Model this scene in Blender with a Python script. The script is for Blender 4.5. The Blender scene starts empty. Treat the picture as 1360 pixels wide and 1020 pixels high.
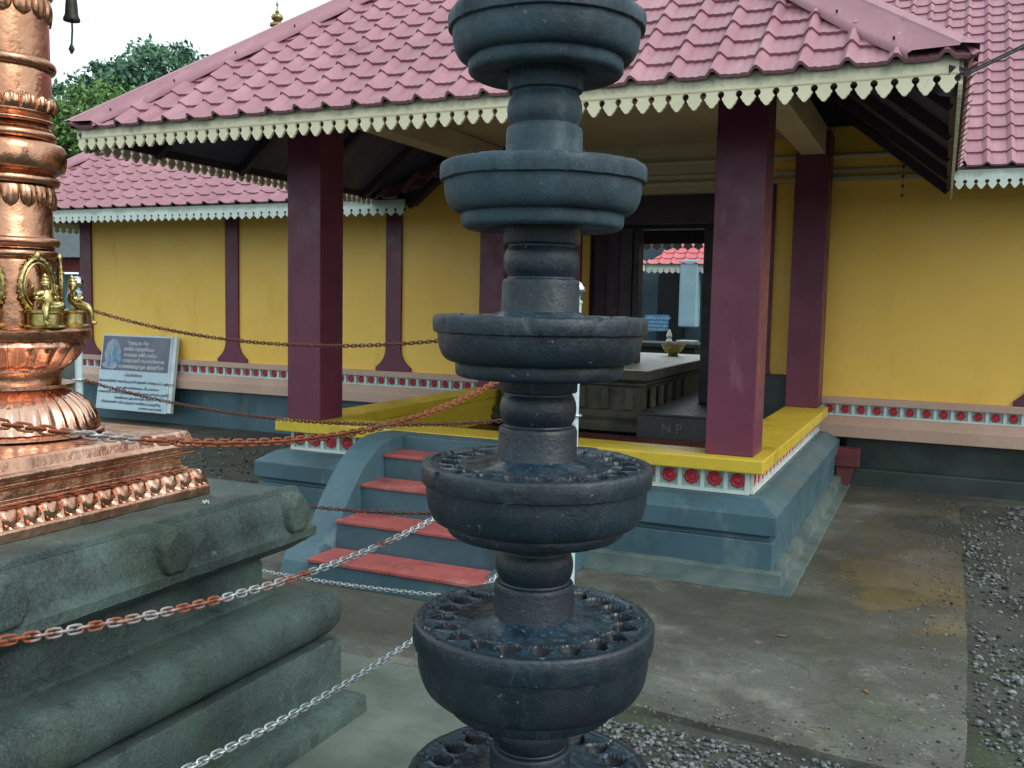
import bpy, bmesh, math, random
import numpy as np
from mathutils import Vector, Matrix, noise
R = math.radians
random.seed(7)
rng = np.random.default_rng(7)
sc = bpy.context.scene
col = sc.collection

# ------------------------------------------------------------------ camera
cd = bpy.data.cameras.new("camera")
cam = bpy.data.objects.new("camera", cd)
col.objects.link(cam)
yaw, pitch, roll = .4266, .0861, -.0201
fw = Vector((-math.sin(yaw)*math.cos(pitch), math.cos(yaw)*math.cos(pitch), -math.sin(pitch)))
rt = fw.cross(Vector((0, 0, 1))).normalized()
up = rt.cross(fw)
r2 = math.cos(roll)*rt - math.sin(roll)*up
u2 = math.cos(roll)*up + math.sin(roll)*rt
cam.matrix_world = Matrix(((r2.x, u2.x, -fw.x, 0), (r2.y, u2.y, -fw.y, 0), (r2.z, u2.z, -fw.z, 1.6), (0, 0, 0, 1)))
cd.sensor_width = 36
cd.lens = 1245.97/1360*36
cd.clip_start = .02
cd.clip_end = 1000
sc.camera = cam

# ------------------------------------------------------------------ light
SUN_EL, SUN_AZ = R(40), R(104)          # azimuth clockwise from +Y
w = bpy.data.worlds.new("World")
sc.world = w
w.use_nodes = True
nt = w.node_tree
nt.nodes.clear()
wo = nt.nodes.new('ShaderNodeOutputWorld')
bg = nt.nodes.new('ShaderNodeBackground')
sky = nt.nodes.new('ShaderNodeTexSky')
sky.sky_type = 'NISHITA'
sky.sun_disc = False
sky.sun_elevation = SUN_EL
sky.sun_rotation = SUN_AZ
sky.air_density = 1.6
sky.dust_density = 6
sky.ozone_density = 1.5
hs = nt.nodes.new('ShaderNodeHueSaturation')
hs.inputs['Saturation'].default_value = .38
hs.inputs['Value'].default_value = 1.0
nt.links.new(sky.outputs[0], hs.inputs['Color'])
ov = nt.nodes.new('ShaderNodeMix'); ov.data_type = 'RGBA'      # even cloud cover over most of the sky
ov.inputs[0].default_value = .8
nt.links.new(hs.outputs[0], ov.inputs[6])
ov.inputs[7].default_value = (6.0, 7.0, 7.4, 1)
nt.links.new(ov.outputs[2], bg.inputs[0])
nt.links.new(bg.outputs[0], wo.inputs[0])
bg.inputs[1].default_value = .15
sl = bpy.data.lights.new("sun", 'SUN')
sl.energy = 1.1
sl.angle = R(30)
sl.color = (1, .96, .9)
so = bpy.data.objects.new("sun", sl)
col.objects.link(so)
sd = Vector((math.sin(SUN_AZ)*math.cos(SUN_EL), math.cos(SUN_AZ)*math.cos(SUN_EL), math.sin(SUN_EL)))
so.rotation_euler = sd.to_track_quat('Z', 'Y').to_euler()
so.location = (5, -5, 12)
sc.view_settings.view_transform = 'Standard'
sc.view_settings.look = 'None'
sc.view_settings.exposure = .5
sc.view_settings.gamma = 1

# ------------------------------------------------------------------ materials
def lin(r, g, b):
    f = lambda c: (c/255/12.92 if c <= 10 else ((c/255+.055)/1.055)**2.4)
    return (f(r), f(g), f(b), 1)

class NT:
    def __init__(s, name):
        s.m = bpy.data.materials.new(name)
        s.m.use_nodes = True
        s.t = s.m.node_tree
        s.t.nodes.clear()
        s.out = s.n('ShaderNodeOutputMaterial')
        s.b = s.n('ShaderNodeBsdfPrincipled')
        s.l(s.b.outputs[0], s.out.inputs[0])
        s.tc = s.n('ShaderNodeTexCoord').outputs['Object']
    def n(s, t, **k):
        x = s.t.nodes.new(t)
        for a, v in k.items(): setattr(x, a, v)
        return x
    def l(s, a, b): s.t.links.new(a, b)
    def noise(s, scale, detail=4, rough=.6, stretch=None, seed=0):
        x = s.n('ShaderNodeTexNoise')
        x.inputs['Scale'].default_value = scale
        x.inputs['Detail'].default_value = detail
        x.inputs['Roughness'].default_value = rough
        mp = s.n('ShaderNodeMapping')
        if stretch: mp.inputs['Scale'].default_value = stretch
        mp.inputs['Location'].default_value = (seed*3.1, seed*1.7, seed*2.3)
        s.l(s.tc, mp.inputs[0]); s.l(mp.outputs[0], x.inputs['Vector'])
        return x.outputs['Fac']
    def ramp(s, v, a, b, ca=(0, 0, 0, 1), cb=(1, 1, 1, 1)):
        x = s.n('ShaderNodeValToRGB')
        x.color_ramp.elements[0].position = a; x.color_ramp.elements[0].color = ca
        x.color_ramp.elements[1].position = b; x.color_ramp.elements[1].color = cb
        s.l(v, x.inputs[0])
        return x.outputs[0]
    def mix(s, f, a, b, mode='MIX'):
        x = s.n('ShaderNodeMix', data_type='RGBA', blend_type=mode)
        for sock, v in ((x.inputs[0], f), (x.inputs[6], a), (x.inputs[7], b)):
            if hasattr(v, 'is_linked') or hasattr(v, 'links'): s.l(v, sock)
            else: sock.default_value = v
        return x.outputs[2]
    def math(s, op, a, b=0.):
        x = s.n('ShaderNodeMath', operation=op)
        for i, v in enumerate((a, b)):
            if hasattr(v, 'links'): s.l(v, x.inputs[i])
            else: x.inputs[i].default_value = v
        return x.outputs[0]
    def maprange(s, v, a, b, c, d):
        x = s.n('ShaderNodeMapRange')
        s.l(v, x.inputs[0])
        for i, q in enumerate((a, b, c, d)): x.inputs[i+1].default_value = q
        return x.outputs[0]
    def bump(s, v, strength, dist=.01, prev=None):
        x = s.n('ShaderNodeBump')
        x.inputs['Strength'].default_value = strength
        x.inputs['Distance'].default_value = dist
        s.l(v, x.inputs['Height'])
        if prev: s.l(prev, x.inputs['Normal'])
        return x.outputs[0]

def M(name, c1, c2=None, scale=3, rough=.6, rvar=.12, metal=0, bump=0, bscale=60, stains=(), stretch=None, spec=.5, bdist=.004, fine=.12):
    """procedural paint / stone / metal: two tones in large clouds, fine grain, stains, gloss that varies, bump"""
    t = NT(name)
    c2 = c2 or tuple(x*.8 for x in c1[:3])+(1,)
    c = t.mix(t.ramp(t.noise(scale, 5, .6, stretch), .35, .65), c1, c2)
    g = t.noise(scale*14, 4, .7, stretch, 2)
    c = t.mix(t.maprange(g, .3, .7, 0, fine), c, (0, 0, 0, 1))
    for i, (sc_, sscale, a, b, amt, st) in enumerate(stains):
        m = t.ramp(t.noise(sscale, 6, .65, st, 5+i*3), a, b)
        c = t.mix(t.math('MULTIPLY', m, amt), c, sc_)
    t.l(c, t.b.inputs['Base Color'])
    rr = t.maprange(t.noise(scale*3, 4, .6, None, 9), .3, .7, max(.02, rough-rvar), min(1, rough+rvar))
    t.l(rr, t.b.inputs['Roughness'])
    t.b.inputs['Metallic'].default_value = metal
    t.b.inputs['Specular IOR Level'].default_value = spec
    if bump:
        n1 = t.noise(bscale, 6, .65, None, 4)
        t.l(t.bump(n1, bump, bdist), t.b.inputs['Normal'])
    return t.m

MT = {}
MT['maroon'] = M('maroon_paint', lin(112, 50, 74), lin(96, 42, 64), 2, .42, .14, bump=.06, bscale=18, stains=((lin(150, 115, 120), 6, .62, .74, .3, (1, 1, .4)), (lin(70, 36, 50), 3, .56, .72, .5, (1, 1, .25)), (lin(196, 184, 180), 34, .735, .75, .8, None)))
MT['maroon_dark'] = M('dark_maroon_wood', lin(66, 46, 62), lin(50, 42, 58), 3, .6, bump=.15, bscale=30)
MT['yellow_gloss'] = M('yellow_enamel', lin(212, 186, 62), lin(200, 172, 50), 1.5, .36, .14, bump=.04, bscale=12, stains=((lin(130, 118, 62), 4, .58, .75, .5, None), (lin(84, 78, 52), 26, .7, .76, .55, None)))
MT['yellow'] = M('mustard_wall_paint', lin(250, 206, 96), lin(242, 194, 84), .8, .5, .12, bump=.02, bscale=9, stains=((lin(170, 130, 60), 1.6, .55, .8, .4, (1, 1, .35)), (lin(120, 100, 62), 5, .62, .78, .35, (1, 1, .12)), (lin(90, 80, 50), 18, .74, .78, .5, None)), fine=.04)
MT['blue'] = M('blue_grey_paint', lin(74, 104, 116), lin(60, 90, 102), 1.6, .45, .14, bump=.1, bscale=22, stains=((lin(116, 132, 132), 5, .56, .7, .5, (1, 1, .5)), (lin(44, 58, 58), 2.5, .54, .7, .6, (1, 1, .35)), (lin(170, 180, 176), 30, .72, .75, .7, None)))
MT['apron'] = M('worn_pale_plaster', lin(92, 108, 104), lin(62, 80, 82), 4, .65, bump=.3, bscale=40, stains=((lin(60, 70, 50), 3, .55, .7, .5, None),))
MT['red_tread'] = M('red_oxide_tread', lin(172, 92, 88), lin(150, 76, 72), 3, .5, bump=.15, bscale=30, stains=((lin(184, 130, 122), 4, .54, .7, .6, None), (lin(70, 58, 54), 5, .56, .7, .55, None), (lin(180, 170, 164), 40, .72, .75, .7, None)))
MT['red_dark'] = M('dark_red_oxide_floor', lin(92, 40, 40), lin(66, 32, 34), 3, .4, bump=.1)
MT['pink'] = M('salmon_pink_paint', lin(198, 166, 148), lin(188, 156, 138), 2, .5, bump=.08, bscale=20, stains=((lin(120, 105, 95), 5, .62, .75, .35, None),))
MT['mint'] = M('mint_paint', lin(142, 190, 184), lin(128, 176, 170), 6, .5, bump=.05)
MT['white'] = M('off_white_paint', lin(214, 222, 216), lin(196, 206, 202), 6, .5, bump=.05)
MT['rosette'] = M('crimson_paint', lin(190, 52, 66), lin(168, 42, 56), 30, .5)
MT['cream'] = M('cream_plaster', lin(206, 194, 164), lin(190, 178, 150), 1.2, .7, bump=.06, bscale=20)
MT['ceiling'] = M('dusty_beige_ceiling', lin(204, 190, 162), lin(188, 172, 146), 1.2, .75, bump=.06, bscale=20)
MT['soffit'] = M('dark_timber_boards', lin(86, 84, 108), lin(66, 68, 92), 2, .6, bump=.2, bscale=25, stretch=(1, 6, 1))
MT['stone_dark'] = M('mossy_dark_masonry', lin(58, 70, 70), lin(36, 46, 48), 2.5, .55, bump=.4, bscale=30, stains=((lin(52, 66, 34), 3, .55, .7, .6, None), (lin(24, 28, 30), 2, .55, .7, .6, None)))
MT['teal_old'] = M('faded_teal_wall', lin(66, 90, 104), lin(54, 78, 90), 2, .6)
MT['paleblue'] = M('pale_blue_wall', lin(150, 186, 200), lin(136, 172, 186), 2, .6)
MT['granite'] = M('pale_worn_granite', lin(222, 222, 210), lin(204, 206, 196), 5, .35, .12, bump=.15, bscale=50)
MT['plinth_stone'] = M('carved_brown_granite', lin(88, 84, 70), lin(62, 62, 54), 6, .7, bump=.5, bscale=50)
MT['black'] = M('black_lacquered_wood', lin(22, 26, 30), lin(16, 20, 24), 4, .5)
MT['slate'] = M('dark_slate_step', lin(58, 64, 62), lin(44, 50, 50), 5, .5, bump=.2)
MT['brass'] = M('polished_brass', lin(206, 192, 132), lin(166, 150, 92), 30, .28, .1, 1, bump=.3, bscale=160, bdist=.002, stains=((lin(84, 74, 42), 60, .5, .66, .5, None),))
MT['gold'] = M('gilt_finial', lin(170, 150, 100), lin(140, 120, 80), 10, .4, .1, 1)
MT['steel'] = M('polished_steel', lin(214, 216, 218), lin(200, 204, 206), 10, .1, .05, 1)
MT['post'] = M('pale_blue_post_paint', lin(186, 206, 212), lin(166, 188, 196), 6, .45, stains=((lin(120, 100, 84), 9, .64, .75, .5, None),))
MT['bowl'] = M('olive_yellow_glaze', lin(170, 160, 60), lin(120, 116, 44), 20, .4)
MT['clay'] = M('red_clay', lin(170, 92, 76), None, 8, .6)
MT['leaf_dark'] = M('dark_green_foliage', lin(88, 128, 96), lin(58, 100, 76), .5, .55, fine=.05)
MT['leaf_light'] = M('fresh_green_foliage', lin(104, 138, 62), lin(74, 112, 52), .6, .55, fine=.05)
MT['bark'] = M('brown_bark', lin(84, 72, 58), None, 3, .9, bump=.5)
MT['cable'] = M('grey_cable_sheath', lin(70, 76, 80), None, 8, .5)
MT['iron'] = M('dark_bell_metal', lin(60, 58, 52), lin(40, 42, 42), 20, .5, .1, .8)
MT['dry_leaf'] = M('dry_brown_leaf', lin(136, 112, 78), lin(96, 76, 52), 30, .7)
MT['orange'] = M('orange_petal', lin(206, 92, 40), None, 8, .6)
MT['sign_white'] = M('pale_sign_sheet', lin(174, 198, 208), lin(162, 188, 200), 2, .35)
MT['sign_navy'] = M('dark_navy_print', lin(56, 66, 88), lin(110, 116, 130), .8, .35)
MT['sign_edge'] = M('sign_frame_white', lin(206, 222, 224), None, 4, .4)
MT['ink_dark'] = M('dark_ink', lin(48, 60, 78), None, 8, .5)
MT['ink_white'] = M('white_ink', lin(226, 232, 236), None, 8, .5)
MT['ink_red'] = M('maroon_ink', lin(140, 66, 96), None, 8, .5)
MT['glow_grey'] = M('pale_grey_print', lin(150, 166, 184), lin(120, 134, 156), 6, .5)
MT['figure_blue'] = M('blue_grey_print', lin(70, 110, 140), lin(120, 160, 180), 12, .5)
MT['sign_blue'] = M('bright_blue_sign', lin(34, 126, 172), lin(40, 134, 180), 3, .4)
MT['roof_grey'] = M('dark_grey_roof', lin(62, 74, 78), None, 3, .7)
MT['red_old'] = M('worn_dark_red_paint', lin(116, 50, 52), lin(88, 42, 44), 8, .6, stains=((lin(60, 56, 48), 12, .55, .7, .6, None),))
MT['red_beam'] = M('red_painted_beam', lin(150, 58, 54), None, 3, .6)
MT['chalk'] = M('chalk', lin(100, 106, 102), None, 30, .9)

# roof sheet
def roof_mat(name, c1, c2):
    t = NT(name)
    c = t.mix(t.ramp(t.noise(1.3, 5, .6), .3, .7), c1, c2)
    c = t.mix(t.math('MULTIPLY', t.ramp(t.noise(5, 5, .65, (1, .35, .35), 3), .5, .72), .5), c, lin(186, 146, 152))
    c = t.mix(t.math('MULTIPLY', t.ramp(t.noise(9, 5, .7, (1.2, .4, .4), 6), .6, .74), .55), c, lin(96, 62, 70))
    c = t.mix(t.math('MULTIPLY', t.ramp(t.noise(38, 4, .7, None, 13), .7, .74), .7), c, lin(70, 56, 60))
    t.l(c, t.b.inputs['Base Color'])
    t.l(t.maprange(t.noise(6, 4, .6, None, 4), .3, .7, .38, .6), t.b.inputs['Roughness'])
    t.l(t.bump(t.noise(30, 4, .6, None, 8), .1, .004), t.b.inputs['Normal'])
    return t.m
MT['tile'] = roof_mat('faded_red_metal_roofing', lin(160, 115, 124), lin(146, 102, 112))
MT['tile_far'] = roof_mat('bright_pink_metal_roofing', lin(204, 112, 116), lin(190, 100, 104))

def valance_mat(name, base, mould):
    t = NT(name)
    c = t.mix(t.ramp(t.noise(3, 5), .35, .65), base, tuple(x*.86 for x in base[:3])+(1,))
    z = t.n('ShaderNodeUVMap'); z.uv_map = 'UVMap'
    sp = t.n('ShaderNodeSeparateXYZ'); t.l(z.outputs[0], sp.inputs[0])
    # mould grows in the upper, plain strip of the board: v = 0 at the top, 1 at the tips
    grow = t.math('ADD', t.maprange(sp.outputs[1], 0, .6, .6, -.12), t.noise(7, 6, .7, None, 3))
    c = t.mix(t.math('MULTIPLY', t.ramp(grow, .58, .92), .85), c, mould)
    c = t.mix(t.math('MULTIPLY', t.ramp(t.noise(40, 4, .7, None, 5), .62, .72), .5), c, lin(70, 76, 70))
    t.l(c, t.b.inputs['Base Color'])
    t.b.inputs['Roughness'].default_value = .6
    return t.m
MT['valance'] = valance_mat('cream_fretwork_board', lin(222, 218, 186), lin(104, 108, 88))
MT['valance_hall'] = valance_mat('pale_fretwork_board', lin(202, 216, 208), lin(140, 152, 140))

def lamp_mat(nm='oil_blackened_stone', ca=lin(36, 58, 68), cb=lin(52, 78, 88), r0=.5):
    t = NT(nm)
    c = t.mix(t.ramp(t.noise(5, 6, .65), .35, .7), ca, cb)
    c = t.mix(t.math('MULTIPLY', t.ramp(t.noise(8, 7, .75, (1, 1, .3), 3), .55, .72), .42), c, lin(92, 114, 120))
    c = t.mix(t.math('MULTIPLY', t.ramp(t.noise(70, 3, .6, None, 6), .68, .74), .5), c, lin(130, 150, 156))
    c = t.mix(t.math('MULTIPLY', t.ramp(t.noise(4, 5, .7, (1, 1, .5), 7), .48, .66), .75), c, lin(14, 24, 36))
    t.l(c, t.b.inputs['Base Color'])
    t.l(t.maprange(t.noise(9, 5, .65, None, 4), .35, .65, r0, r0+.36), t.b.inputs['Roughness'])
    b1 = t.bump(t.noise(110, 5, .7), .5, .003)
    t.l(t.bump(t.noise(22, 6, .65, None, 8), .4, .008, b1), t.b.inputs['Normal'])
    return t.m
MT['lamp'] = lamp_mat()
MT['lamp_oily'] = lamp_mat('oil_soaked_black_stone', lin(14, 28, 36), lin(26, 44, 54), .27)

def oil_mat():
    t = NT('oily_black_hollow')
    c = t.mix(t.ramp(t.noise(30, 5, .65), .35, .7), lin(20, 34, 44), lin(44, 66, 80))
    c = t.mix(t.math('MULTIPLY', t.ramp(t.noise(60, 4, .7, None, 3), .58, .7), .5), c, lin(110, 136, 152))
    t.l(c, t.b.inputs['Base Color'])
    t.l(t.maprange(t.noise(14, 5, .65, None, 4), .4, .62, .1, .45), t.b.inputs['Roughness'])
    b1 = t.bump(t.noise(160, 4, .65), .25, .002)
    t.l(t.bump(t.noise(35, 5, .6, None, 8), .4, .005, b1), t.b.inputs['Normal'])
    return t.m
MT['oil'] = oil_mat()
MT['soot'] = M('burnt_oil_soot', lin(20, 26, 34), lin(12, 16, 22), 20, .5, .12, bump=.3, bscale=90, spec=.25)

def stone_mat():
    t = NT('weathered_green_granite')
    c = t.mix(t.ramp(t.noise(3.2, 6, .65), .35, .68), lin(80, 100, 95), lin(36, 50, 52))
    c = t.mix(t.math('MULTIPLY', t.ramp(t.noise(1.7, 5, .65, None, 3), .5, .68), .7), c, lin(70, 84, 58))
    c = t.mix(t.math('MULTIPLY', t.ramp(t.noise(2.4, 7, .75, None, 11), .5, .64), .8), c, lin(26, 38, 40))
    c = t.mix(t.math('MULTIPLY', t.ramp(t.noise(5, 7, .75, (1, 1, .4), 14), .6, .7), .5), c, lin(104, 128, 120))
    c = t.mix(t.math('MULTIPLY', t.ramp(t.noise(140, 3, .7, None, 6), .5, .72), .35), c, lin(124, 146, 140))
    c = t.mix(t.math('MULTIPLY', t.ramp(t.noise(90, 3, .7, None, 7), .5, .72), .5), c, lin(30, 38, 38))
    c = t.mix(t.math('MULTIPLY', t.ramp(t.noise(8, 6, .75, None, 8), .64, .72), .6), c, lin(142, 158, 150))
    t.l(c, t.b.inputs['Base Color'])
    t.l(t.maprange(t.noise(5, 5, .65, None, 4), .35, .65, .36, .66), t.b.inputs['Roughness'])
    b1 = t.bump(t.noise(130, 5, .75), .85, .005)
    t.l(t.bump(t.noise(26, 7, .7, None, 8), .8, .014, b1), t.b.inputs['Normal'])
    return t.m
MT['stone'] = stone_mat()

def copper_mat(name, c1, c2, tarn, rough):
    t = NT(name)
    c = t.mix(t.ramp(t.noise(4, 5, .6), .35, .65), c1, c2)
    c = t.mix(t.math('MULTIPLY', t.ramp(t.noise(7, 6, .7, (1, 1, .3), 3), .52, .7), .6), c, tarn)
    t.l(c, t.b.inputs['Base Color'])
    t.b.inputs['Metallic'].default_value = 1
    t.l(t.maprange(t.noise(10, 5, .6, None, 4), .35, .65, rough-.08, rough+.14), t.b.inputs['Roughness'])
    t.l(t.bump(t.noise(16, 4, .55, None, 8), .4, .012), t.b.inputs['Normal'])
    return t.m
MT['copper'] = copper_mat('polished_copper', lin(228, 186, 162), lin(202, 150, 124), lin(122, 82, 66), .2)
MT['copper_old'] = copper_mat('brassy_copper_sheet', lin(196, 148, 118), lin(168, 120, 94), lin(92, 64, 52), .22)

def chain_mat(name, lo, hi, seed, rustc=lin(140, 78, 50)):
    t = NT(name)
    f = t.ramp(t.noise(3.5, 4, .6, None, seed), lo, hi)
    c = t.mix(f, lin(186, 196, 198), rustc)
    c = t.mix(t.math('MULTIPLY', t.ramp(t.noise(90, 4, .7, None, 3), .5, .7), .5), c, lin(74, 44, 34))
    t.l(c, t.b.inputs['Base Color'])
    t.l(t.maprange(f, 0, 1, .75, .1), t.b.inputs['Metallic'])
    t.l(t.maprange(f, 0, 1, .38, .8), t.b.inputs['Roughness'])
    return t.m
MT['chain_rust'] = chain_mat('rusted_chain_iron', .26, .4, 1)
MT['chain_mix'] = chain_mat('part_rusted_chain_iron', .46, .54, 4)
MT['chain_dark'] = chain_mat('dark_rusted_chain_iron', .2, .36, 6, lin(92, 56, 46))
MT['chain_steel'] = chain_mat('galvanised_chain', .6, .7, 2)

def ground_concrete():
    t = NT('wet_stained_concrete')
    c = t.mix(t.ramp(t.noise(1.1, 6, .65), .35, .66), lin(98, 102, 96), lin(70, 71, 65))
    c = t.mix(t.math('MULTIPLY', t.ramp(t.noise(2.3, 6, .7, None, 3), .52, .66), .6), c, lin(132, 134, 124))
    c = t.mix(t.math('MULTIPLY', t.ramp(t.noise(1.5, 6, .7, None, 5), .52, .66), .6), c, lin(66, 72, 50))
    c = t.mix(t.math('MULTIPLY', t.ramp(t.noise(30, 6, .8, None, 6), .58, .68), .6), c, lin(150, 154, 144))
    c = t.mix(t.math('MULTIPLY', t.ramp(t.noise(60, 4, .7, None, 7), .5, .75), .45), c, lin(44, 44, 40))
    vo = t.n('ShaderNodeTexVoronoi', feature='DISTANCE_TO_EDGE'); vo.inputs['Scale'].default_value = .75
    wv_ = t.n('ShaderNodeVectorMath', operation='ADD'); nn_ = t.n('ShaderNodeTexNoise'); nn_.inputs['Scale'].default_value = 3.5; nn_.inputs['Detail'].default_value = 6
    t.l(t.tc, nn_.inputs['Vector']); ms_ = t.n('ShaderNodeVectorMath', operation='SCALE'); ms_.inputs['Scale'].default_value = .35
    t.l(nn_.outputs['Color'], ms_.inputs[0]); t.l(t.tc, wv_.inputs[0]); t.l(ms_.outputs[0], wv_.inputs[1]); t.l(wv_.outputs[0], vo.inputs['Vector'])
    c = t.mix(t.math('MULTIPLY', t.ramp(vo.outputs['Distance'], .0, .007, (1, 1, 1, 1), (0, 0, 0, 1)), .35), c, lin(36, 36, 32))
    c = t.mix(t.math('MULTIPLY', t.ramp(t.noise(9, 7, .75, (1, 1, 1), 21), .6, .66), .5), c, lin(150, 150, 138))
    # rain water standing in the low places: darker, mirror-like film
    sp = t.n('ShaderNodeSeparateXYZ'); t.l(t.tc, sp.inputs[0])
    def pool(cx, cy, rx, ry):
        dx = t.math('DIVIDE', t.math('SUBTRACT', sp.outputs[0], cx), rx)
        dy = t.math('DIVIDE', t.math('SUBTRACT', sp.outputs[1], cy), ry)
        return t.math('SUBTRACT', 1., t.math('SQRT', t.math('ADD', t.math('MULTIPLY', dx, dx), t.math('MULTIPLY', dy, dy))))
    wet = None
    for p in ((.0, 6.0, .62, 1.25), (-.0, 7.6, .5, .6)):
        v = pool(*p)
        wet = v if wet is None else t.math('MAXIMUM', wet, v)
    wet = t.math('ADD', wet, t.maprange(t.noise(3, 5, .6, None, 12), .3, .7, -.45, .4))
    wm = t.ramp(wet, .02, .5)
    dz = None
    for p in ((-.1, 6.6, .8, 2.2), (-2.3, 4.15, 1.5, .7), (-.6, 4.95, 1.3, .6), (-.3, 8.6, 1.2, .6)):
        v = pool(*p); dz = v if dz is None else t.math('MAXIMUM', dz, v)
    dz = t.math('ADD', dz, t.maprange(t.noise(2.5, 6, .65, None, 15), .3, .7, -.35, .35))
    damp = t.ramp(dz, -.1, .35)
    c = t.mix(t.math('MULTIPLY', damp, .62), c, lin(58, 56, 47))
    t.l(c, t.b.inputs['Base Color'])
    r0 = t.maprange(t.noise(4, 5, .65, None, 4), .35, .65, .5, .8)
    x = t.n('ShaderNodeMix', data_type='FLOAT'); t.l(wm, x.inputs[0]); t.l(r0, x.inputs[2]); x.inputs[3].default_value = .13
    t.l(x.outputs[0], t.b.inputs['Roughness'])
    bst = t.maprange(wm, 0, 1, .7, .04)
    b = t.n('ShaderNodeBump'); t.l(bst, b.inputs['Strength']); b.inputs['Distance'].default_value = .008
    t.l(t.noise(55, 6, .7, None, 8), b.inputs['Height']); t.l(b.outputs[0], t.b.inputs['Normal'])
    return t.m
MT['concrete'] = ground_concrete()
MT['concrete_old'] = M('mossy_grey_concrete', lin(112, 122, 114), lin(84, 94, 86), 2, .55, .15, bump=.35, bscale=50, stains=((lin(74, 84, 44), 3, .55, .7, .5, None), (lin(52, 58, 54), 2, .55, .7, .5, None)))
MT['soil'] = M('dark_gravelly_soil', lin(78, 80, 74), lin(48, 50, 46), 2, .85, bump=.8, bscale=90, bdist=.02, stains=((lin(58, 76, 40), 1.3, .5, .66, .6, None), (lin(110, 112, 108), 45, .55, .68, .6, None)))
def pebble_mat():
    t = NT('pebbles')
    a = t.n('ShaderNodeAttribute'); a.attribute_name = 'shade'
    c = t.ramp(a.outputs['Fac'], 0, 1, lin(36, 40, 42), lin(140, 146, 146))
    t.l(c, t.b.inputs['Base Color']); t.b.inputs['Roughness'].default_value = .6
    return t.m
MT['pebble'] = pebble_mat()

# ------------------------------------------------------------------ object helpers
ROOT = {}
def thing(name, loc, label, cat, group=None):
    o = bpy.data.objects.new(name, None)
    col.objects.link(o)
    o.location = loc
    o.empty_display_size = .1
    o['label'] = label; o['category'] = cat
    if group: o['group'] = group
    ROOT[o.name] = Vector(loc)
    return o
def rootloc(p):
    while p.parent: p = p.parent
    return ROOT[p.name]
def obj(name, me, mat, parent=None, loc=None, smooth=None, bevel=None):
    """me: mesh whose vertices are in world space; shifted to the root's (or loc's) origin"""
    o = bpy.data.objects.new(name, me)
    col.objects.link(o)
    for m in (mat if isinstance(mat, (list, tuple)) else [mat]):
        me.materials.append(MT[m] if isinstance(m, str) else m)
    if parent is not None:
        off = rootloc(parent); o.parent = parent
    else:
        off = Vector(loc) if loc is not None else Vector((0, 0, 0))
        o.location = off; ROOT[o.name] = off
    if off.length: me.transform(Matrix.Translation(-off))
    if smooth is not None:
        me.shade_smooth(); me.set_sharp_from_angle(angle=R(smooth))
    if bevel:
        b = o.modifiers.new('bevel', 'BEVEL'); b.width = bevel; b.segments = 2; b.limit_method = 'ANGLE'; b.angle_limit = R(40)
        b.harden_normals = False
    me.name = name
    return o
def tag(o, label, cat, group=None, kind=None):
    if label: o['label'] = label
    if cat: o['category'] = cat
    if group: o['group'] = group
    if kind: o['kind'] = kind
    return o

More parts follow.
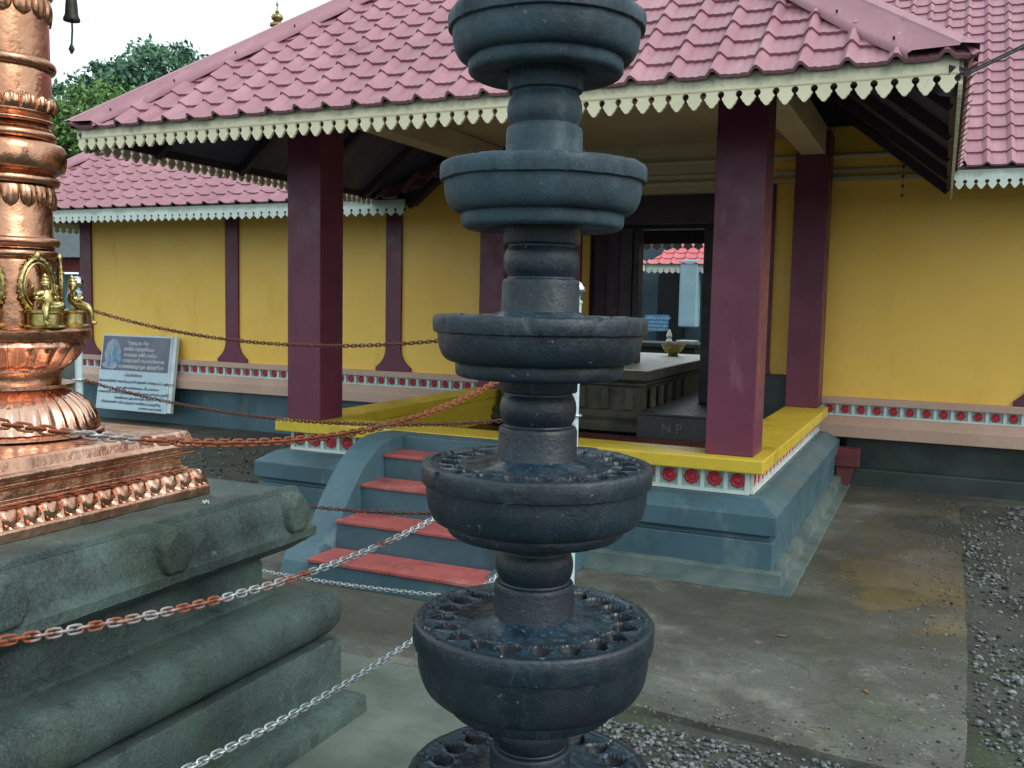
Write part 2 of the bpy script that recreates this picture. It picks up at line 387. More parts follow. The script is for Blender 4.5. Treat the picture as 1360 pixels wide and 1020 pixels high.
class MB:
    def __init__(s): s.v = []; s.f = []; s.mi = []; s.uv = {}
    def add(s, vs, fs, m=0):
        k = len(s.v); s.v.extend([tuple(x) for x in vs])
        for f in fs: s.f.append(tuple(i+k for i in f)); s.mi.append(m)
        return k
    def box(s, x0, x1, y0, y1, z0, z1, m=0):
        vs = [(x, y, z) for z in (z0, z1) for y in (y0, y1) for x in (x0, x1)]
        s.add(vs, [(0, 2, 3, 1), (4, 5, 7, 6), (0, 1, 5, 4), (2, 6, 7, 3), (0, 4, 6, 2), (1, 3, 7, 5)], m)
        return s
    def bar(s, a, b, wd, h, m=0, upv=(0, 0, 1)):
        a = Vector(a); b = Vector(b); d = (b-a).normalized()
        sd_ = d.cross(Vector(upv)).normalized(); u = sd_.cross(d)
        vs = [p+sd_*x*wd/2+u*y*h/2 for p in (a, b) for x, y in ((-1, -1), (1, -1), (1, 1), (-1, 1))]
        s.add(vs, [(0, 1, 2, 3), (7, 6, 5, 4), (0, 4, 5, 1), (1, 5, 6, 2), (2, 6, 7, 3), (3, 7, 4, 0)], m)
        return s
    def tube(s, pts, rad, n=8, m=0, caps=True, closed=False):
        pts = [Vector(p) for p in pts]; N = len(pts)
        rads = rad if isinstance(rad, (list, tuple)) else [rad]*N
        d0 = (pts[1]-pts[0]).normalized()
        ref = Vector((0, 0, 1)) if abs(d0.z) < .9 else Vector((1, 0, 0))
        k = len(s.v); sd_ = d0.cross(ref).normalized()
        for i, p in enumerate(pts):
            if closed: d = (pts[(i+1) % N]-pts[i-1]).normalized()
            else: d = (pts[min(i+1, N-1)]-pts[max(i-1, 0)]).normalized()
            sd_ = (sd_-d*sd_.dot(d)).normalized(); u = sd_.cross(d)
            for j in range(n):
                a = 2*math.pi*j/n
                s.v.append(tuple(p+(sd_*math.cos(a)+u*math.sin(a))*rads[i]))
        for i in range(N if closed else N-1):
            for j in range(n):
                i2 = (i+1) % N
                s.f.append((k+i*n+j, k+i*n+(j+1) % n, k+i2*n+(j+1) % n, k+i2*n+j)); s.mi.append(m)
        if caps and not closed:
            s.f.append(tuple(k+j for j in range(n))[::-1]); s.mi.append(m)
            s.f.append(tuple(k+(N-1)*n+j for j in range(n))); s.mi.append(m)
        return s
    def lathe(s, c, prof, n=48, m=0, fn=None, caps=True):
        """prof: (r, z) from bottom to top"""
        k = len(s.v); N = len(prof)
        for i, (r, z) in enumerate(prof):
            for j in range(n):
                a = 2*math.pi*j/n
                rr, zz = (r, z) if fn is None else fn(r, z, a, i)
                s.v.append((c[0]+rr*math.cos(a), c[1]+rr*math.sin(a), c[2]+zz))
        for i in range(N-1):
            for j in range(n):
                s.f.append((k+i*n+j, k+i*n+(j+1) % n, k+(i+1)*n+(j+1) % n, k+(i+1)*n+j)); s.mi.append(m)
        if caps:
            s.f.append(tuple(k+j for j in range(n))[::-1]); s.mi.append(m)
            s.f.append(tuple(k+(N-1)*n+j for j in range(n))); s.mi.append(m)
        return s
    def prism(s, poly, ax, a, b, m=0):
        """poly in the two axes other than ax, extruded along ax from a to b"""
        n = len(poly)
        def mk(p, h):
            if ax == 0: return (h, p[0], p[1])
            if ax == 1: return (p[0], h, p[1])
            return (p[0], p[1], h)
        vs = [mk(p, a) for p in poly]+[mk(p, b) for p in poly]
        fs = [tuple(range(n))[::-1], tuple(range(n, 2*n))]+[(i, (i+1) % n, n+(i+1) % n, n+i) for i in range(n)]
        s.add(vs, fs, m)
        return s
    def mesh(s, fix=True):
        me = bpy.data.meshes.new('m')
        me.from_pydata(s.v, [], s.f)
        me.polygons.foreach_set('material_index', s.mi)
        if fix:
            bm = bmesh.new(); bm.from_mesh(me)
            bmesh.ops.recalc_face_normals(bm, faces=bm.faces)
            bm.to_mesh(me); bm.free()
        me.update()
        return me
    def build(s, name, mat, parent=None, loc=None, smooth=None, bevel=None, fix=True):
        return obj(name, s.mesh(fix), mat, parent, loc, smooth, bevel)

def ring(mb, rect, prof, nseg=1, m=0, jit=0, seed=0):
    """a moulding round a rectangle: prof = (offset outward, z); mitred corners; optional stone-like unevenness"""
    x0, x1, y0, y1 = rect
    k = len(mb.v); cols = []
    for (ax, ay, bx, by, nx0, ny0, nx1, ny1) in ((x0, y0, x1, y0, -1, -1, 1, -1), (x1, y0, x1, y1, 1, -1, 1, 1), (x1, y1, x0, y1, 1, 1, -1, 1), (x0, y1, x0, y0, -1, 1, -1, -1)):
        for i in range(nseg):
            t = i/nseg
            cols.append((ax+(bx-ax)*t, ay+(by-ay)*t, nx0+(nx1-nx0)*t, ny0+(ny1-ny0)*t))
    n = len(cols); P = len(prof)
    for (cx, cy, nx, ny) in cols:
        for (o, z) in prof:
            x, y, zz = cx+nx*o, cy+ny*o, z
            if jit:
                q = Vector((x*9+seed, y*9, z*9)); d = noise.noise_vector(q)*jit+noise.noise_vector(q*4)*jit*.5
                x += d.x; y += d.y; zz += d.z
            mb.v.append((x, y, zz))
    for i in range(n):
        for j in range(P-1):
            a = k+i*P+j; b = k+((i+1) % n)*P+j
            mb.f.append((a, b, b+1, a+1)); mb.mi.append(m)
    return mb

def clip(me, planes):
    bm = bmesh.new(); bm.from_mesh(me)
    for (co, no) in planes:
        bmesh.ops.bisect_plane(bm, geom=bm.verts[:]+bm.edges[:]+bm.faces[:], plane_co=co, plane_no=no, clear_outer=True)
    bm.to_mesh(me); bm.free()
    return me

def tiles(P0, U, V, lu, lv, planes=(), per=.203, course=.183, du=14, hgt=.041, step=.016, seed=0):
    """stepped, corrugated metal roofing as real geometry"""
    P0, U, V = Vector(P0), Vector(U).normalized(), Vector(V).normalized()
    N = U.cross(V).normalized()
    if N.z < 0: N = -N
    nu = int(lu/per*du)+1
    nv = int(math.ceil(lv/course))
    def prof(u):
        t = (u/per) % 1.
        if t < .42: h = .5-.5*math.cos(2*math.pi*t/.42)
        else:
            q = (t-.42)/.58
            h = .13*abs(math.sin(3*math.pi*q))**.8 - .1*math.sin(math.pi*q)
        return h*hgt
    vs, fs = [], []
    us = [lu*i/(nu-1) for i in range(nu)]
    hh = [prof(u) for u in us]
    for c in range(nv):
        v0, v1 = c*course, min((c+1)*course, lv)
        rows = ((v0+.004, -.004), (v0, step), (v0+.02, step*.95), (v0+(v1-v0)*.5, step*.5), (v1+.006, 0.))
        k = len(vs)
        for (v, h) in rows:
            for i, u in enumerate(us):
                lip = -.008*hh[i]/hgt if h else 0
                vs.append(P0+U*u+V*(v+lip*(1 if v < v0+.01 else 0))+N*(h+hh[i]))
        for rI in range(len(rows)-1):
            for i in range(nu-1):
                a = k+rI*nu+i
                fs.append((a, a+1, a+nu+1, a+nu))
    me = bpy.data.meshes.new('t')
    me.from_pydata([tuple(v) for v in vs], [], fs)
    if planes: clip(me, planes)
    me.update()
    return me

def valance(P0, U, L, top, hgt, per, thick=.018, nrm=(0, -1, 0), jitter=.0):
    """fretwork eaves board: teeth with round holes between them"""
    P0, U, Nn = Vector(P0), Vector(U).normalized(), Vector(nrm)
    n = max(1, round(L/per)); p = L/n; s = hgt/.16; rr = .0165*s
    yc = -.100*s
    half = []                                     # right half outline from top to tip
    half.append((p/2, 0)); half.append((p/2, yc+rr))
    for i in range(1, 6):
        a = R(90-i*28)
        half.append((p/2-rr*math.cos(a), yc+rr*math.sin(a)))
    half += [(p/2-.006*s, yc-rr*.98), (p/2-.008*s, yc-rr-.008*s), (p/2-.013*s, yc-rr-.012*s), (p/2-.0155*s, yc-rr-.0195*s), (.0215*s, -.1445*s), (.018*s, -.1465*s), (.0155*s, -.1495*s), (.012*s, -.156*s), (.006*s, -.161*s)]
    out = half+[(0, -.163*s)]+[(-x, y) for (x, y) in half[::-1]]
    m = len(out)
    vs, fs, uv = [], [], []
    for i in range(n):
        k = len(vs); cx = p*(i+.5)
        ds = 1+random.uniform(-1, 1)*jitter
        for h in (0, thick):
            for (x, y) in out:
                vs.append(P0+U*(cx+x)+Vector((0, 0, top-P0.z+y*(ds if y < yc-rr else 1)))+Nn*h)
        fs.append(tuple(range(k, k+m))); fs.append(tuple(range(k+m, k+2*m))[::-1])
        for j in range(m):
            j2 = (j+1) % m
            if j in (0, m-2) and 0 < i < n-1: continue
            fs.append((k+j, k+j2, k+m+j2, k+m+j))
    me = bpy.data.meshes.new('v')
    me.from_pydata([tuple(v) for v in vs], [], fs)
    bm = bmesh.new(); bm.from_mesh(me); bmesh.ops.recalc_face_normals(bm, faces=bm.faces)
    ul = bm.loops.layers.uv.new('UVMap')
    for f in bm.faces:
        for lp in f.loops:
            lp[ul].uv = ((lp.vert.co-P0).dot(U)*.1, (top-lp.vert.co.z)/hgt)
    bm.to_mesh(me); bm.free(); me.update()
    return me

def frieze(P0, U, L, z0, z1, nrm, per=.14):
    """mint strip, pale ribs and crimson rosettes; materials: 0 mint, 1 white, 2 crimson"""
    P0, U, Nn = Vector(P0), Vector(U).normalized(), Vector(nrm)
    mb = MB(); n = max(1, round(L/per)); p = L/n; h = z1-z0; Z = Vector((0, 0, 1))
    def bx(u0, u1, w0, w1, d0, d1, m):
        vs = [P0+U*u+Nn*d+Z*(z-P0.z) for z in (w0, w1) for d in (d0, d1) for u in (u0, u1)]
        mb.add(vs, [(0, 2, 3, 1), (4, 5, 7, 6), (0, 1, 5, 4), (2, 6, 7, 3), (0, 4, 6, 2), (1, 3, 7, 5)], m)
    bx(0, L, z0, z1, -.02, 0, 0)
    bx(0, L, z0, z0+h*.16, .001, .022, 1)
    for i in range(n+1):
        u = min(max(i*p, p*.09), L-p*.09)
        bx(u-p*.09, u+p*.09, z0+h*.165, z1-.001, .001, .016, 1)
    rad = min(h*.36, p*.33)
    for i in range(n):
        c = P0+U*(p*(i+.5))+Z*(z0+h*.57-P0.z)
        N = 16; k = len(mb.v)
        for (q, d) in ((1, .0015), (1, .008), (.72, .015), (.5, .008), (.26, .015)):
            for j in range(N):
                a = 2*math.pi*j/N
                r = rad*q*(1+(.07 if q > .6 else 0)*math.cos(8*a))
                mb.v.append(tuple(c+U*r*math.cos(a)+Z*r*math.sin(a)+Nn*d))
        for ri in range(4):
            for j in range(N):
                mb.f.append((k+ri*N+j, k+ri*N+(j+1) % N, k+(ri+1)*N+(j+1) % N, k+(ri+1)*N+j)); mb.mi.append(2)
        mb.f.append(tuple(k+4*N+j for j in range(N))); mb.mi.append(2)
    return mb
FM = ['mint', 'white', 'rosette']

def text_mesh(body, size, origin, U, Vv, align='LEFT'):
    """flat lettering turned into a mesh on the plane spanned by U (along the line) and Vv (up)"""
    cu = bpy.data.curves.new('t', 'FONT'); cu.body = body; cu.size = size; cu.align_x = align; cu.extrude = .001
    o = bpy.data.objects.new('t', cu); col.objects.link(o)
    dg = bpy.context.evaluated_depsgraph_get(); dg.update()
    me = bpy.data.meshes.new_from_object(o.evaluated_get(dg))
    bpy.data.objects.remove(o); bpy.data.curves.remove(cu)
    U, Vv = Vector(U).normalized(), Vector(Vv).normalized(); Nn = U.cross(Vv)
    mt = Matrix((( U.x, Vv.x, Nn.x, origin[0]), (U.y, Vv.y, Nn.y, origin[1]), (U.z, Vv.z, Nn.z, origin[2]), (0, 0, 0, 1)))
    me.transform(mt); me.materials.clear()
    return me
def join(meshes):
    bm = bmesh.new()
    for m in meshes: bm.from_mesh(m)
    me = bpy.data.meshes.new('j'); bm.to_mesh(me); bm.free()
    return me

# ================================================================== GROUND
mb = MB(); mb.add([(-150, -150, -.03), (150, -150, -.03), (150, 150, -.03), (-150, 150, -.03)], [(0, 1, 2, 3)])
tag(mb.build('ground', 'soil'), None, None, kind='structure')
# inner court floor is higher
mb = MB(); mb.box(-14, 3, 10.75, 34, -.02, .55)
tag(mb.build('court_floor', 'concrete_old', bevel=.01), None, None, kind='structure')
def sheet(name, poly, z, mat, th=.04):
    mb = MB()
    # fine outline so that the cast edge is not ruler-straight
    pts = []
    for i, p in enumerate(poly):
        q = poly[(i+1) % len(poly)]; L = math.dist(p, q); n = max(1, int(L/.08))
        for j in range(n):
            t = j/n; x = p[0]+(q[0]-p[0])*t; y = p[1]+(q[1]-p[1])*t
            d = noise.noise_vector(Vector((x*5, y*5, z*50)))*.012
            pts.append((x+d.x, y+d.y))
    mb.prism(pts, 2, z-th, z)
    return tag(mb.build(name, mat), None, None, kind='structure')
sheet('courtyard_path', [(-3.9, 3.47), (-1.5, 3.47), (-.98, 3.535), (-.1, 3.44), (.16, 3.44), (.2, 5.0), (.22, 8.6), (.3, 8.75), (3.4, 9.1), (3.4, 9.4), (-.95, 9.4), (-.95, 5.75), (-4.6, 5.75), (-4.6, 3.6)], 0, 'concrete')
sheet('platform_paving', [(-4.6, .3), (-1.52, .3), (-1.5, 3.46), (-4.6, 3.46)], .004, 'concrete_old')


# pebbles
def pebbles():
    ico_v, ico_f = [], []
    bm = bmesh.new(); bmesh.ops.create_icosphere(bm, subdivisions=1, radius=1)
    iv = np.array([v.co[:] for v in bm.verts]); fi = np.array([[v.index for v in f.verts] for f in bm.faces]); bm.free()
    P = []
    for _ in range(9500):
        P.append((rng.uniform(-1.49, .9), rng.uniform(1.9, 3.44), rng.uniform(.005, .0125)))
    for _ in range(4600):
        x = .2+abs(rng.normal(0, .75)); y = rng.uniform(2.6, 9.0)
        if noise.noise(Vector((x*2.2, y*1.6, 3))) > .05 or rng.random() < .2: P.append((x+.02, y, rng.uniform(.005, .014)*(1 if rng.random() < .93 else 1.9)))
    for _ in range(1500):
        P.append((rng.uniform(-9, -4.6), rng.uniform(4, 8.5), rng.uniform(.008, .02)))
    P = [p for p in P if not (-4.65 < p[0] < .19 and 3.45 < p[1] < 9.3)]
    P = [p+(-.03,) for p in P]
    for _ in range(420):
        x = .19-abs(rng.normal(0, .16)); y = rng.uniform(3.5, 8.9); P.append((x, y, rng.uniform(.002, .008), .0))
    for _ in range(260):
        P.append((rng.uniform(-1.3, .15), 3.46+abs(rng.normal(0, .14)), rng.uniform(.002, .007), .0))
    for _ in range(200):
        P.append((rng.uniform(-3.6, .15), rng.uniform(3.5, 5.2), rng.uniform(.0015, .004), .0))
    n = len(P); V = np.zeros((n, len(iv), 3)); sh = np.zeros((n, len(iv)))
    for i, (x, y, r, zg) in enumerate(P):
        s3 = np.array([rng.uniform(.7, 1.3), rng.uniform(.7, 1.3), rng.uniform(.45, .85)])*r
        a = rng.uniform(0, 6.28); ca, sa = math.cos(a), math.sin(a)
        q = iv*(1+rng.uniform(-.22, .22, (len(iv), 1)))*s3
        V[i, :, 0] = q[:, 0]*ca-q[:, 1]*sa+x; V[i, :, 1] = q[:, 0]*sa+q[:, 1]*ca+y; V[i, :, 2] = q[:, 2]+zg+r*rng.uniform(.2, .7)
        sh[i] = min(1, max(0, rng.normal(.34, .2)))
    F = (fi[None]+(np.arange(n)*len(iv))[:, None, None]).reshape(-1, 3)
    me = bpy.data.meshes.new('p'); me.from_pydata(V.reshape(-1, 3).tolist(), [], F.tolist())
    at = me.attributes.new('shade', 'FLOAT', 'POINT'); at.data.foreach_set('value', sh.reshape(-1).astype(np.float32))
    me.update()
    tag(obj('gravel', me, 'pebble'), 'loose grey gravel beside the concrete path', 'gravel', kind='stuff')
pebbles()

# ================================================================== PORCH
X0, X1, YF, YB, ZT, ZB = -4.412, -.892, 5.509, 8.95, .714, .632
porch = thing('entrance_porch', (-2.65, 7.2, 0), 'open pillared entrance porch with pink tiled hip roof and yellow ledge on a blue base', 'porch')
base_rect = (X0, X1, YF, 8.94)
mb = MB(); ring(mb, base_rect, [(-.3, .485), (-.02, .49), (.01, .478), (.105, .415), (.105, .30), (.06, .285), (.06, .262), (.085, .258), (.085, .09), (.085, .0)])
mb.build('base', 'blue', porch, bevel=.006)
mb = MB(); ring(mb, base_rect, [(.086, .10), (.132, .094), (.140, .088), (.146, .03), (.152, .022), (.21, .012), (.216, 0)], 40, jit=.004); mb.build('base_apron', 'apron', porch, smooth=40)
# ledge
fr = MB(); fr.box(X0, X1, YF, 5.845, ZB, ZT)
fr.box(X0+.1, X1-.1, 5.70, 5.84, .38, ZB-.001)
fr.build('bench', 'yellow_gloss', porch, bevel=.008)
for (a, b) in ((X0, -4.095), (-1.255, X1)):
    mb = MB(); mb.box(a, b, 5.8465, YB, ZB, ZT); mb.box(a+.1 if a < -4 else a+.002, b-.002 if a < -4 else b-.1, 5.848, YB-.001, .38, ZB-.001)
    mb.build('bench', 'yellow_gloss', porch, bevel=.008)
# frieze, three sides
fz0, fz1 = .492, ZB-.001
frieze((X0+.09, YF+.09, fz0), (1, 0, 0), X1-X0-.18, fz0, fz1, (0, -1, 0), .142).build('frieze', FM, porch)
frieze((X1-.09, YF+.111, fz0), (0, 1, 0), YB-YF-.112, fz0, fz1, (1, 0, 0), .142).build('frieze', FM, porch)
frieze((X0+.09, YF+.111, fz0), (0, 1, 0), YB-YF-.112, fz0, fz1, (-1, 0, 0), .142).build('frieze', FM, porch)
MB().box(-4.093, -1.257, 5.85, 8.28, .33, .40).build('floor', 'red_dark', porch)
# pillars
PW = .29
for (px, py) in ((-1.2585, 5.612), (-4.378, 5.612), (-1.252, 8.76), (-4.378, 8.76)):
    mb = MB(); mb.box(px, px+PW, py, py+PW, ZT+.001, 3.165)
    mb.build('pillar', 'maroon', porch, bevel=.007)
# steps
for i, (y, z) in enumerate(((4.27, .135), (4.55, .300), (4.81, .472), (5.07, .622))):
    ye = (4.549, 4.809, 5.069, 5.319)[i]
    x0, x1 = -3.199, -2.101
    mb = MB(); mb.box(x0, x1, y+.012, ye, 0, z-.022)
    s_ = mb.build('step', 'blue', porch, bevel=.004)
    mb = MB(); nt_ = 4 if i < 2 else 1
    wd = (x1-x0)/nt_
    for k in range(nt_): mb.box(x0+k*wd+(.0015 if k else 0), x0+(k+1)*wd-.0015, y, ye-.001, z-.021, z)
    mb.build('step_tread', 'red_tread', s_, bevel=.004)
MB().box(-3.199, -2.101, 5.32, YF+.06, 0, .708).build('step_wall', 'blue', porch, bevel=.004)
arch = [(5.5, 0), (5.5, .712)]
ctl = [(5.30, .722), (5.19, .72), (5.08, .70), (4.98, .66), (4.88, .595), (4.79, .515), (4.70, .42), (4.62, .32), (4.56, .22), (4.52, .14), (4.505, .07), (4.50, 0)]
for (a, b) in ((-3.40, -3.20), (-2.10, -1.90)):
    mb = MB(); mb.prism(arch+ctl, 0, a, b)
    sw_ = mb.build('stair_wing', 'blue', porch, bevel=.01)
    mb = MB(); mb.prism([(4.30, 0), (4.499, 0), (4.499, .16), (4.46, .175), (4.40, .16), (4.33, .09)], 0, a-.02, b-.001 if a < -3 else b+.02); mb.build('wing_foot', 'blue', sw_, bevel=.012)
# ceiling and beams
mb = MB(); mb.box(-4.60, -1.0, 5.45, 9.06, 3.17, 3.20)
mb.build('ceiling', 'ceiling', porch)
mb = MB()
for (a, b, c, d) in ((-4.34, -4.13, 5.903, 8.758), (-1.21, -1.0, 5.903, 8.758)): mb.box(a, b, c, d, 2.96, 3.165)
mb.box(-4.087, -1.26, 5.66, 5.86, 2.98, 3.165)
mb.build('beam', 'ceiling', porch, bevel=.006)

# roof
EY, EZ, EX0, EX1 = 4.575, 2.69, -5.36, .055
SL = .8; cs = 1/math.hypot(1, SL); AX = (EX0+EX1)/2; half = (EX1-EX0)/2
APX = Vector((AX, EY+half, EZ+SL*half)); YR = 10.4
s2 = 1/math.sqrt(2)
lv = half/cs
roof = obj('roof', tiles((EX0, EY, EZ), (1, 0, 0), (0, cs, SL*cs), EX1-EX0, lv, [((EX0, EY, 0), (-s2, s2, 0)), ((EX1, EY, 0), (s2, s2, 0))]), 'tile', porch, smooth=38)
obj('roof_slope', tiles((EX1, EY, EZ), (0, 1, 0), (-cs, 0, SL*cs), YR-EY, lv, [((EX1, EY, 0), (-s2, -s2, 0))], du=8), 'tile', roof, smooth=38)
obj('roof_slope', tiles((EX0, EY, EZ), (0, 1, 0), (cs, 0, SL*cs), YR-EY, lv, [((EX0, EY, 0), (s2, -s2, 0))], du=6), 'tile', roof, smooth=38)
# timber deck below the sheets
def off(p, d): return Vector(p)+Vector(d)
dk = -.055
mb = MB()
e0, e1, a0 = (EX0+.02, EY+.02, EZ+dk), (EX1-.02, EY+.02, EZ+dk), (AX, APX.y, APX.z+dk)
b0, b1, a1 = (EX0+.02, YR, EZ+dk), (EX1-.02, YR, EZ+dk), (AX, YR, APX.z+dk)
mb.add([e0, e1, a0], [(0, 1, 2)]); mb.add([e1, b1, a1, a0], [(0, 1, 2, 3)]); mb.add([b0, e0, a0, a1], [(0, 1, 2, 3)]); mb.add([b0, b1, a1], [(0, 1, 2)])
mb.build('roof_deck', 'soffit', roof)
for k in range(11):
    x = EX0+.27+k*(EX1-EX0-.54)/10
    r_ = min(x-EX0, EX1-x)
    if r_ > .2: MB().bar((x, EY+.05, EZ-.10+.04), (x, EY+min(r_, 1.0), EZ-.10+SL*min(r_, 1.0)), .06, .09).build('rafter', 'maroon_dark', roof)
for k in range(5):
    y = EY+.7+k*.9
    r_ = min(y-EY, 1.0)
    for sx, ex in ((1, EX0), (-1, EX1)):
        MB().bar((ex+sx*.05, y, EZ-.10+.04), (ex+sx*r_, y, EZ-.10+SL*r_), .06, .09).build('rafter', 'maroon_dark', roof)
for sx, ex in ((1, EX0), (-1, EX1)):
    MB().bar((ex+sx*.06, EY+.06, EZ-.085), (ex+sx*1.1, EY+1.1, EZ-.1+SL*1.1), .09, .13).build('hip_rafter', 'maroon_dark', roof)
# hip caps: folded plates
def hipcap(A, B, n1, n2, t1, t2, wd=.24):
    """ridge line A->B, plates lying on two slopes; t = in-slope direction away from the line"""
    mb = MB(); A, B = Vector(A), Vector(B); N = 14
    for (nn, tt) in ((n1, t1), (n2, t2)):
        nn, tt = Vector(nn).normalized(), Vector(tt).normalized()
        rows = []
        for i in range(N+1):
            p = A.lerp(B, i/N); wv = .006*math.sin(i*2.1)+.004*math.sin(i*5.3)
            pts = [p+Vector((0, 0, .088)), p+tt*.022+nn*.076, p+tt*.03+nn*.068, p+tt*wd*.9+nn*(.062+wv), p+tt*wd+nn*(.052+wv), p+tt*(wd+.006)+nn*(.03+wv)]
            rows.append(pts)
        k = len(mb.v)
        for r_ in rows: mb.v.extend([tuple(q) for q in r_])
        for i in range(N):
            for j in range(5): mb.f.append((k+i*6+j, k+i*6+j+1, k+(i+1)*6+j+1, k+(i+1)*6+j)); mb.mi.append(0)
    return mb
nF, nRt, nLf = Vector((0, -SL, 1)), Vector((SL, 0, 1)), Vector((-SL, 0, 1))
def tslope(line, nn, hint):
    t = line.normalized().cross(Vector(nn).normalized()); t.normalize()
    return t if t.dot(Vector(hint)) > 0 else -t
for (ex, nS, sx) in ((EX0, nLf, -1), (EX1, nRt, 1)):
    A = Vector((ex+sx*.1, EY-.1, EZ-.09)); B = APX
    ln = B-A
    c = hipcap(A, B, nF, nS, tslope(ln, nF, (-sx, -.2, 0)), tslope(ln, nS, (sx*.2, 1, 0)), .2)
    c = obj('hip_cap', clip(c.mesh(), [((0, EY-.035, 0), (0, -1, 0)), ((ex+sx*.035, 0, 0), (sx, 0, 0))]), 'tile', roof, smooth=50)
    for i in range(9):
        mb = MB()
        p = A.lerp(B, .1+i*.1)+tslope(ln, nF, (-sx, -.2, 0))*.17+nF.normalized()*.075
        mb.lathe((p.x, p.y, p.z), [(.006, -.01), (.006, .003), (.003, .006)], 8)
        mb.build('bolt', 'iron', c)
hipcap((AX, APX.y-.1, APX.z), (AX, YR, APX.z), nLf, nRt, (-1, 0, -SL), (1, 0, -SL)).build('ridge_cap', 'tile', roof, smooth=50)
# valances
VT, VH = 2.715, .16
VX0, VX1, VY = -5.317, .0125, 4.613
obj('valance', valance((VX0, VY, VT), (1, 0, 0), VX1-VX0, VT, VH, .0855, jitter=.035), 'valance', porch)
obj('valance', valance((VX0, VY+.02, VT), (0, 1, 0), 8.83-VY, VT, VH, .0855, nrm=(-1, 0, 0), jitter=.035), 'valance', porch)
obj('valance', valance((VX1, VY+.02, VT), (0, 1, 0), 8.83-VY, VT, VH, .0855, nrm=(1, 0, 0), jitter=.035), 'valance', porch)
MB().box(VX0-.004, VX1+.004, VY-.0205, VY-.0185, VT-.083, VT-.076).build('valance_bead', 'cream', porch)
# tilting board under the tiles
mb = MB(); mb.box(VX0, VX1, VY+.002, VY+.03, VT-.09, VT+.02); mb.box(VX0+.002, VX0+.03, VY+.032, 8.83, VT-.09, VT+.02); mb.box(VX1-.03, VX1-.002, VY+.032, 8.83, VT-.09, VT+.02)
mb.build('eaves_board', 'maroon_dark', porch)

# ================================================================== HALL BEHIND
WY = 9.1
hall = thing('temple_hall', (-4, 9.1, 0), 'long mustard walled temple hall with pink tiled roof behind the porch', 'hall')
XL, XR = -10.5, 7.0
mb = MB(); mb.box(XL, -5.3, WY, WY+.22, .44, 3.15); mb.box(-5.2999, -3.37, WY, WY+.22, .44, 3.25); mb.box(-1.75, XR, WY, WY+.22, .44, 3.25); mb.box(XL, XL+.22, WY+.221, 10.4, .44, 2.9)
wall = mb.build('wall', 'yellow', hall)
MB().box(-3.369, -1.751, WY-.001, WY+.2, 2.69, 3.24).build('wall_above_door', 'cream', hall)
MB().box(-3.6, -1.5, WY-.04, WY-.002, 2.40, 2.68).build('lintel', 'maroon_dark', hall, bevel=.006)
MB().box(-4.6, .7, WY-.05, WY-.002, 2.755, 2.80).build('wall_ledge', 'cream', hall, bevel=.005)
MB().box(-4.6, 3.0, WY-.03, WY-.003, 2.83, 2.87).build('wall_ledge', 'cream', hall, bevel=.005)
mb = MB(); mb.tube([(-4.5, WY-.06, 2.98), (-.2, WY-.06, 2.98)], .022, 10)
mb.build('conduit', 'cream', hall, smooth=40)
# pilasters with flared feet
def pilaster(xc, w_=.2, yf=WY-.03, z0=.805, z1=2.75):
    o = [(xc-w_/2, z1), (xc-w_/2, z0+.26)]
    for i in range(1, 9):
        t = i/8; o.append((xc-w_/2-.13*t**2.4, z0+.26-.22*t))
    o.append((xc-w_/2-.13, z0))
    o2 = [(2*xc-x, z) for (x, z) in o[::-1]]
    MB().prism(o+o2, 1, yf, WY-.001).build('pilaster', 'maroon', hall, bevel=.004)
for xc in (-10.39, -7.92, -5.61, -1.56, .83, 3.2, 5.5): pilaster(xc)
MB().box(-3.62, -3.372, WY-.05, WY-.001, 1.0, 2.399).build('door_frame', 'maroon', hall, bevel=.005)
MB().box(-1.749, -1.66, WY-.05, WY-.001, .44, 2.399).build('door_frame', 'maroon', hall, bevel=.005)
# string courses
for (a, b) in ((XL-.02, -3.9), (-1.65, XR)):
    MB().box(a, b, WY-.06, WY-.001, .737, .803).build('string_course', 'pink', hall, bevel=.005)
    frieze((a, WY-.02, .63), (1, 0, 0), b-a, .63, .736, (0, -1, 0), .137).build('frieze', FM, hall)
    mb = MB(); mb.prism([(WY-.001, .443), (WY-.12, .443), (WY-.12, .555), (WY-.05, .628), (WY-.001, .628)], 0, a, b)
    mb.build('string_course', 'pink', hall, bevel=.005)
MB().box(XL, -3.95, WY+.01, WY+.3, -.03, .442).build('wall_base', 'blue', hall)
mb = MB(); mb.box(-.75, XR, WY+.03, WY+.3, -.03, .441); mb.box(-.75, XR, WY-.08, WY+.029, -.03, .16)
wb = mb.build('wall_base', 'stone_dark', hall, bevel=.015)
wb['label'] = 'dark mossy wall base'
# raised threshold, passage and inner wall
mb = MB()
prof = [(.0, .40), (.05, .40), (.05, .47), (.02, .49), (.035, .53), (.0, .56), (0, .58), (-.03, .60), (-.03, .82), (0, .84), (.0, .86), (.07, .90), (.075, .985), (.0, .99)]
ring(mb, (-4.05, -2.535, 8.56, 11.65), prof, 8, jit=.004)
pl_ = mb.build('threshold_plinth', 'plinth_stone', hall, smooth=30)
for k in range(6): MB().box(-3.9+k*.24, -3.9+k*.24+.07, 8.55, 8.595, .605, .815).build('plinth_panel', 'plinth_stone', pl_, bevel=.006)
for k in range(5): MB().box(-2.53, -2.495, 8.8+k*.3, 8.9+k*.3, .605, .815).build('plinth_panel', 'plinth_stone', pl_, bevel=.006)
mb = MB(); mb.box(-4.1, -2.462, 8.49, 11.7, .9865, 1.0); mb.build('threshold_slab', 'granite', hall, bevel=.004)
st = MB().box(-2.50, -1.757, 8.29, 10.5, .30, .60).build('passage_step', 'slate', hall, bevel=.01)
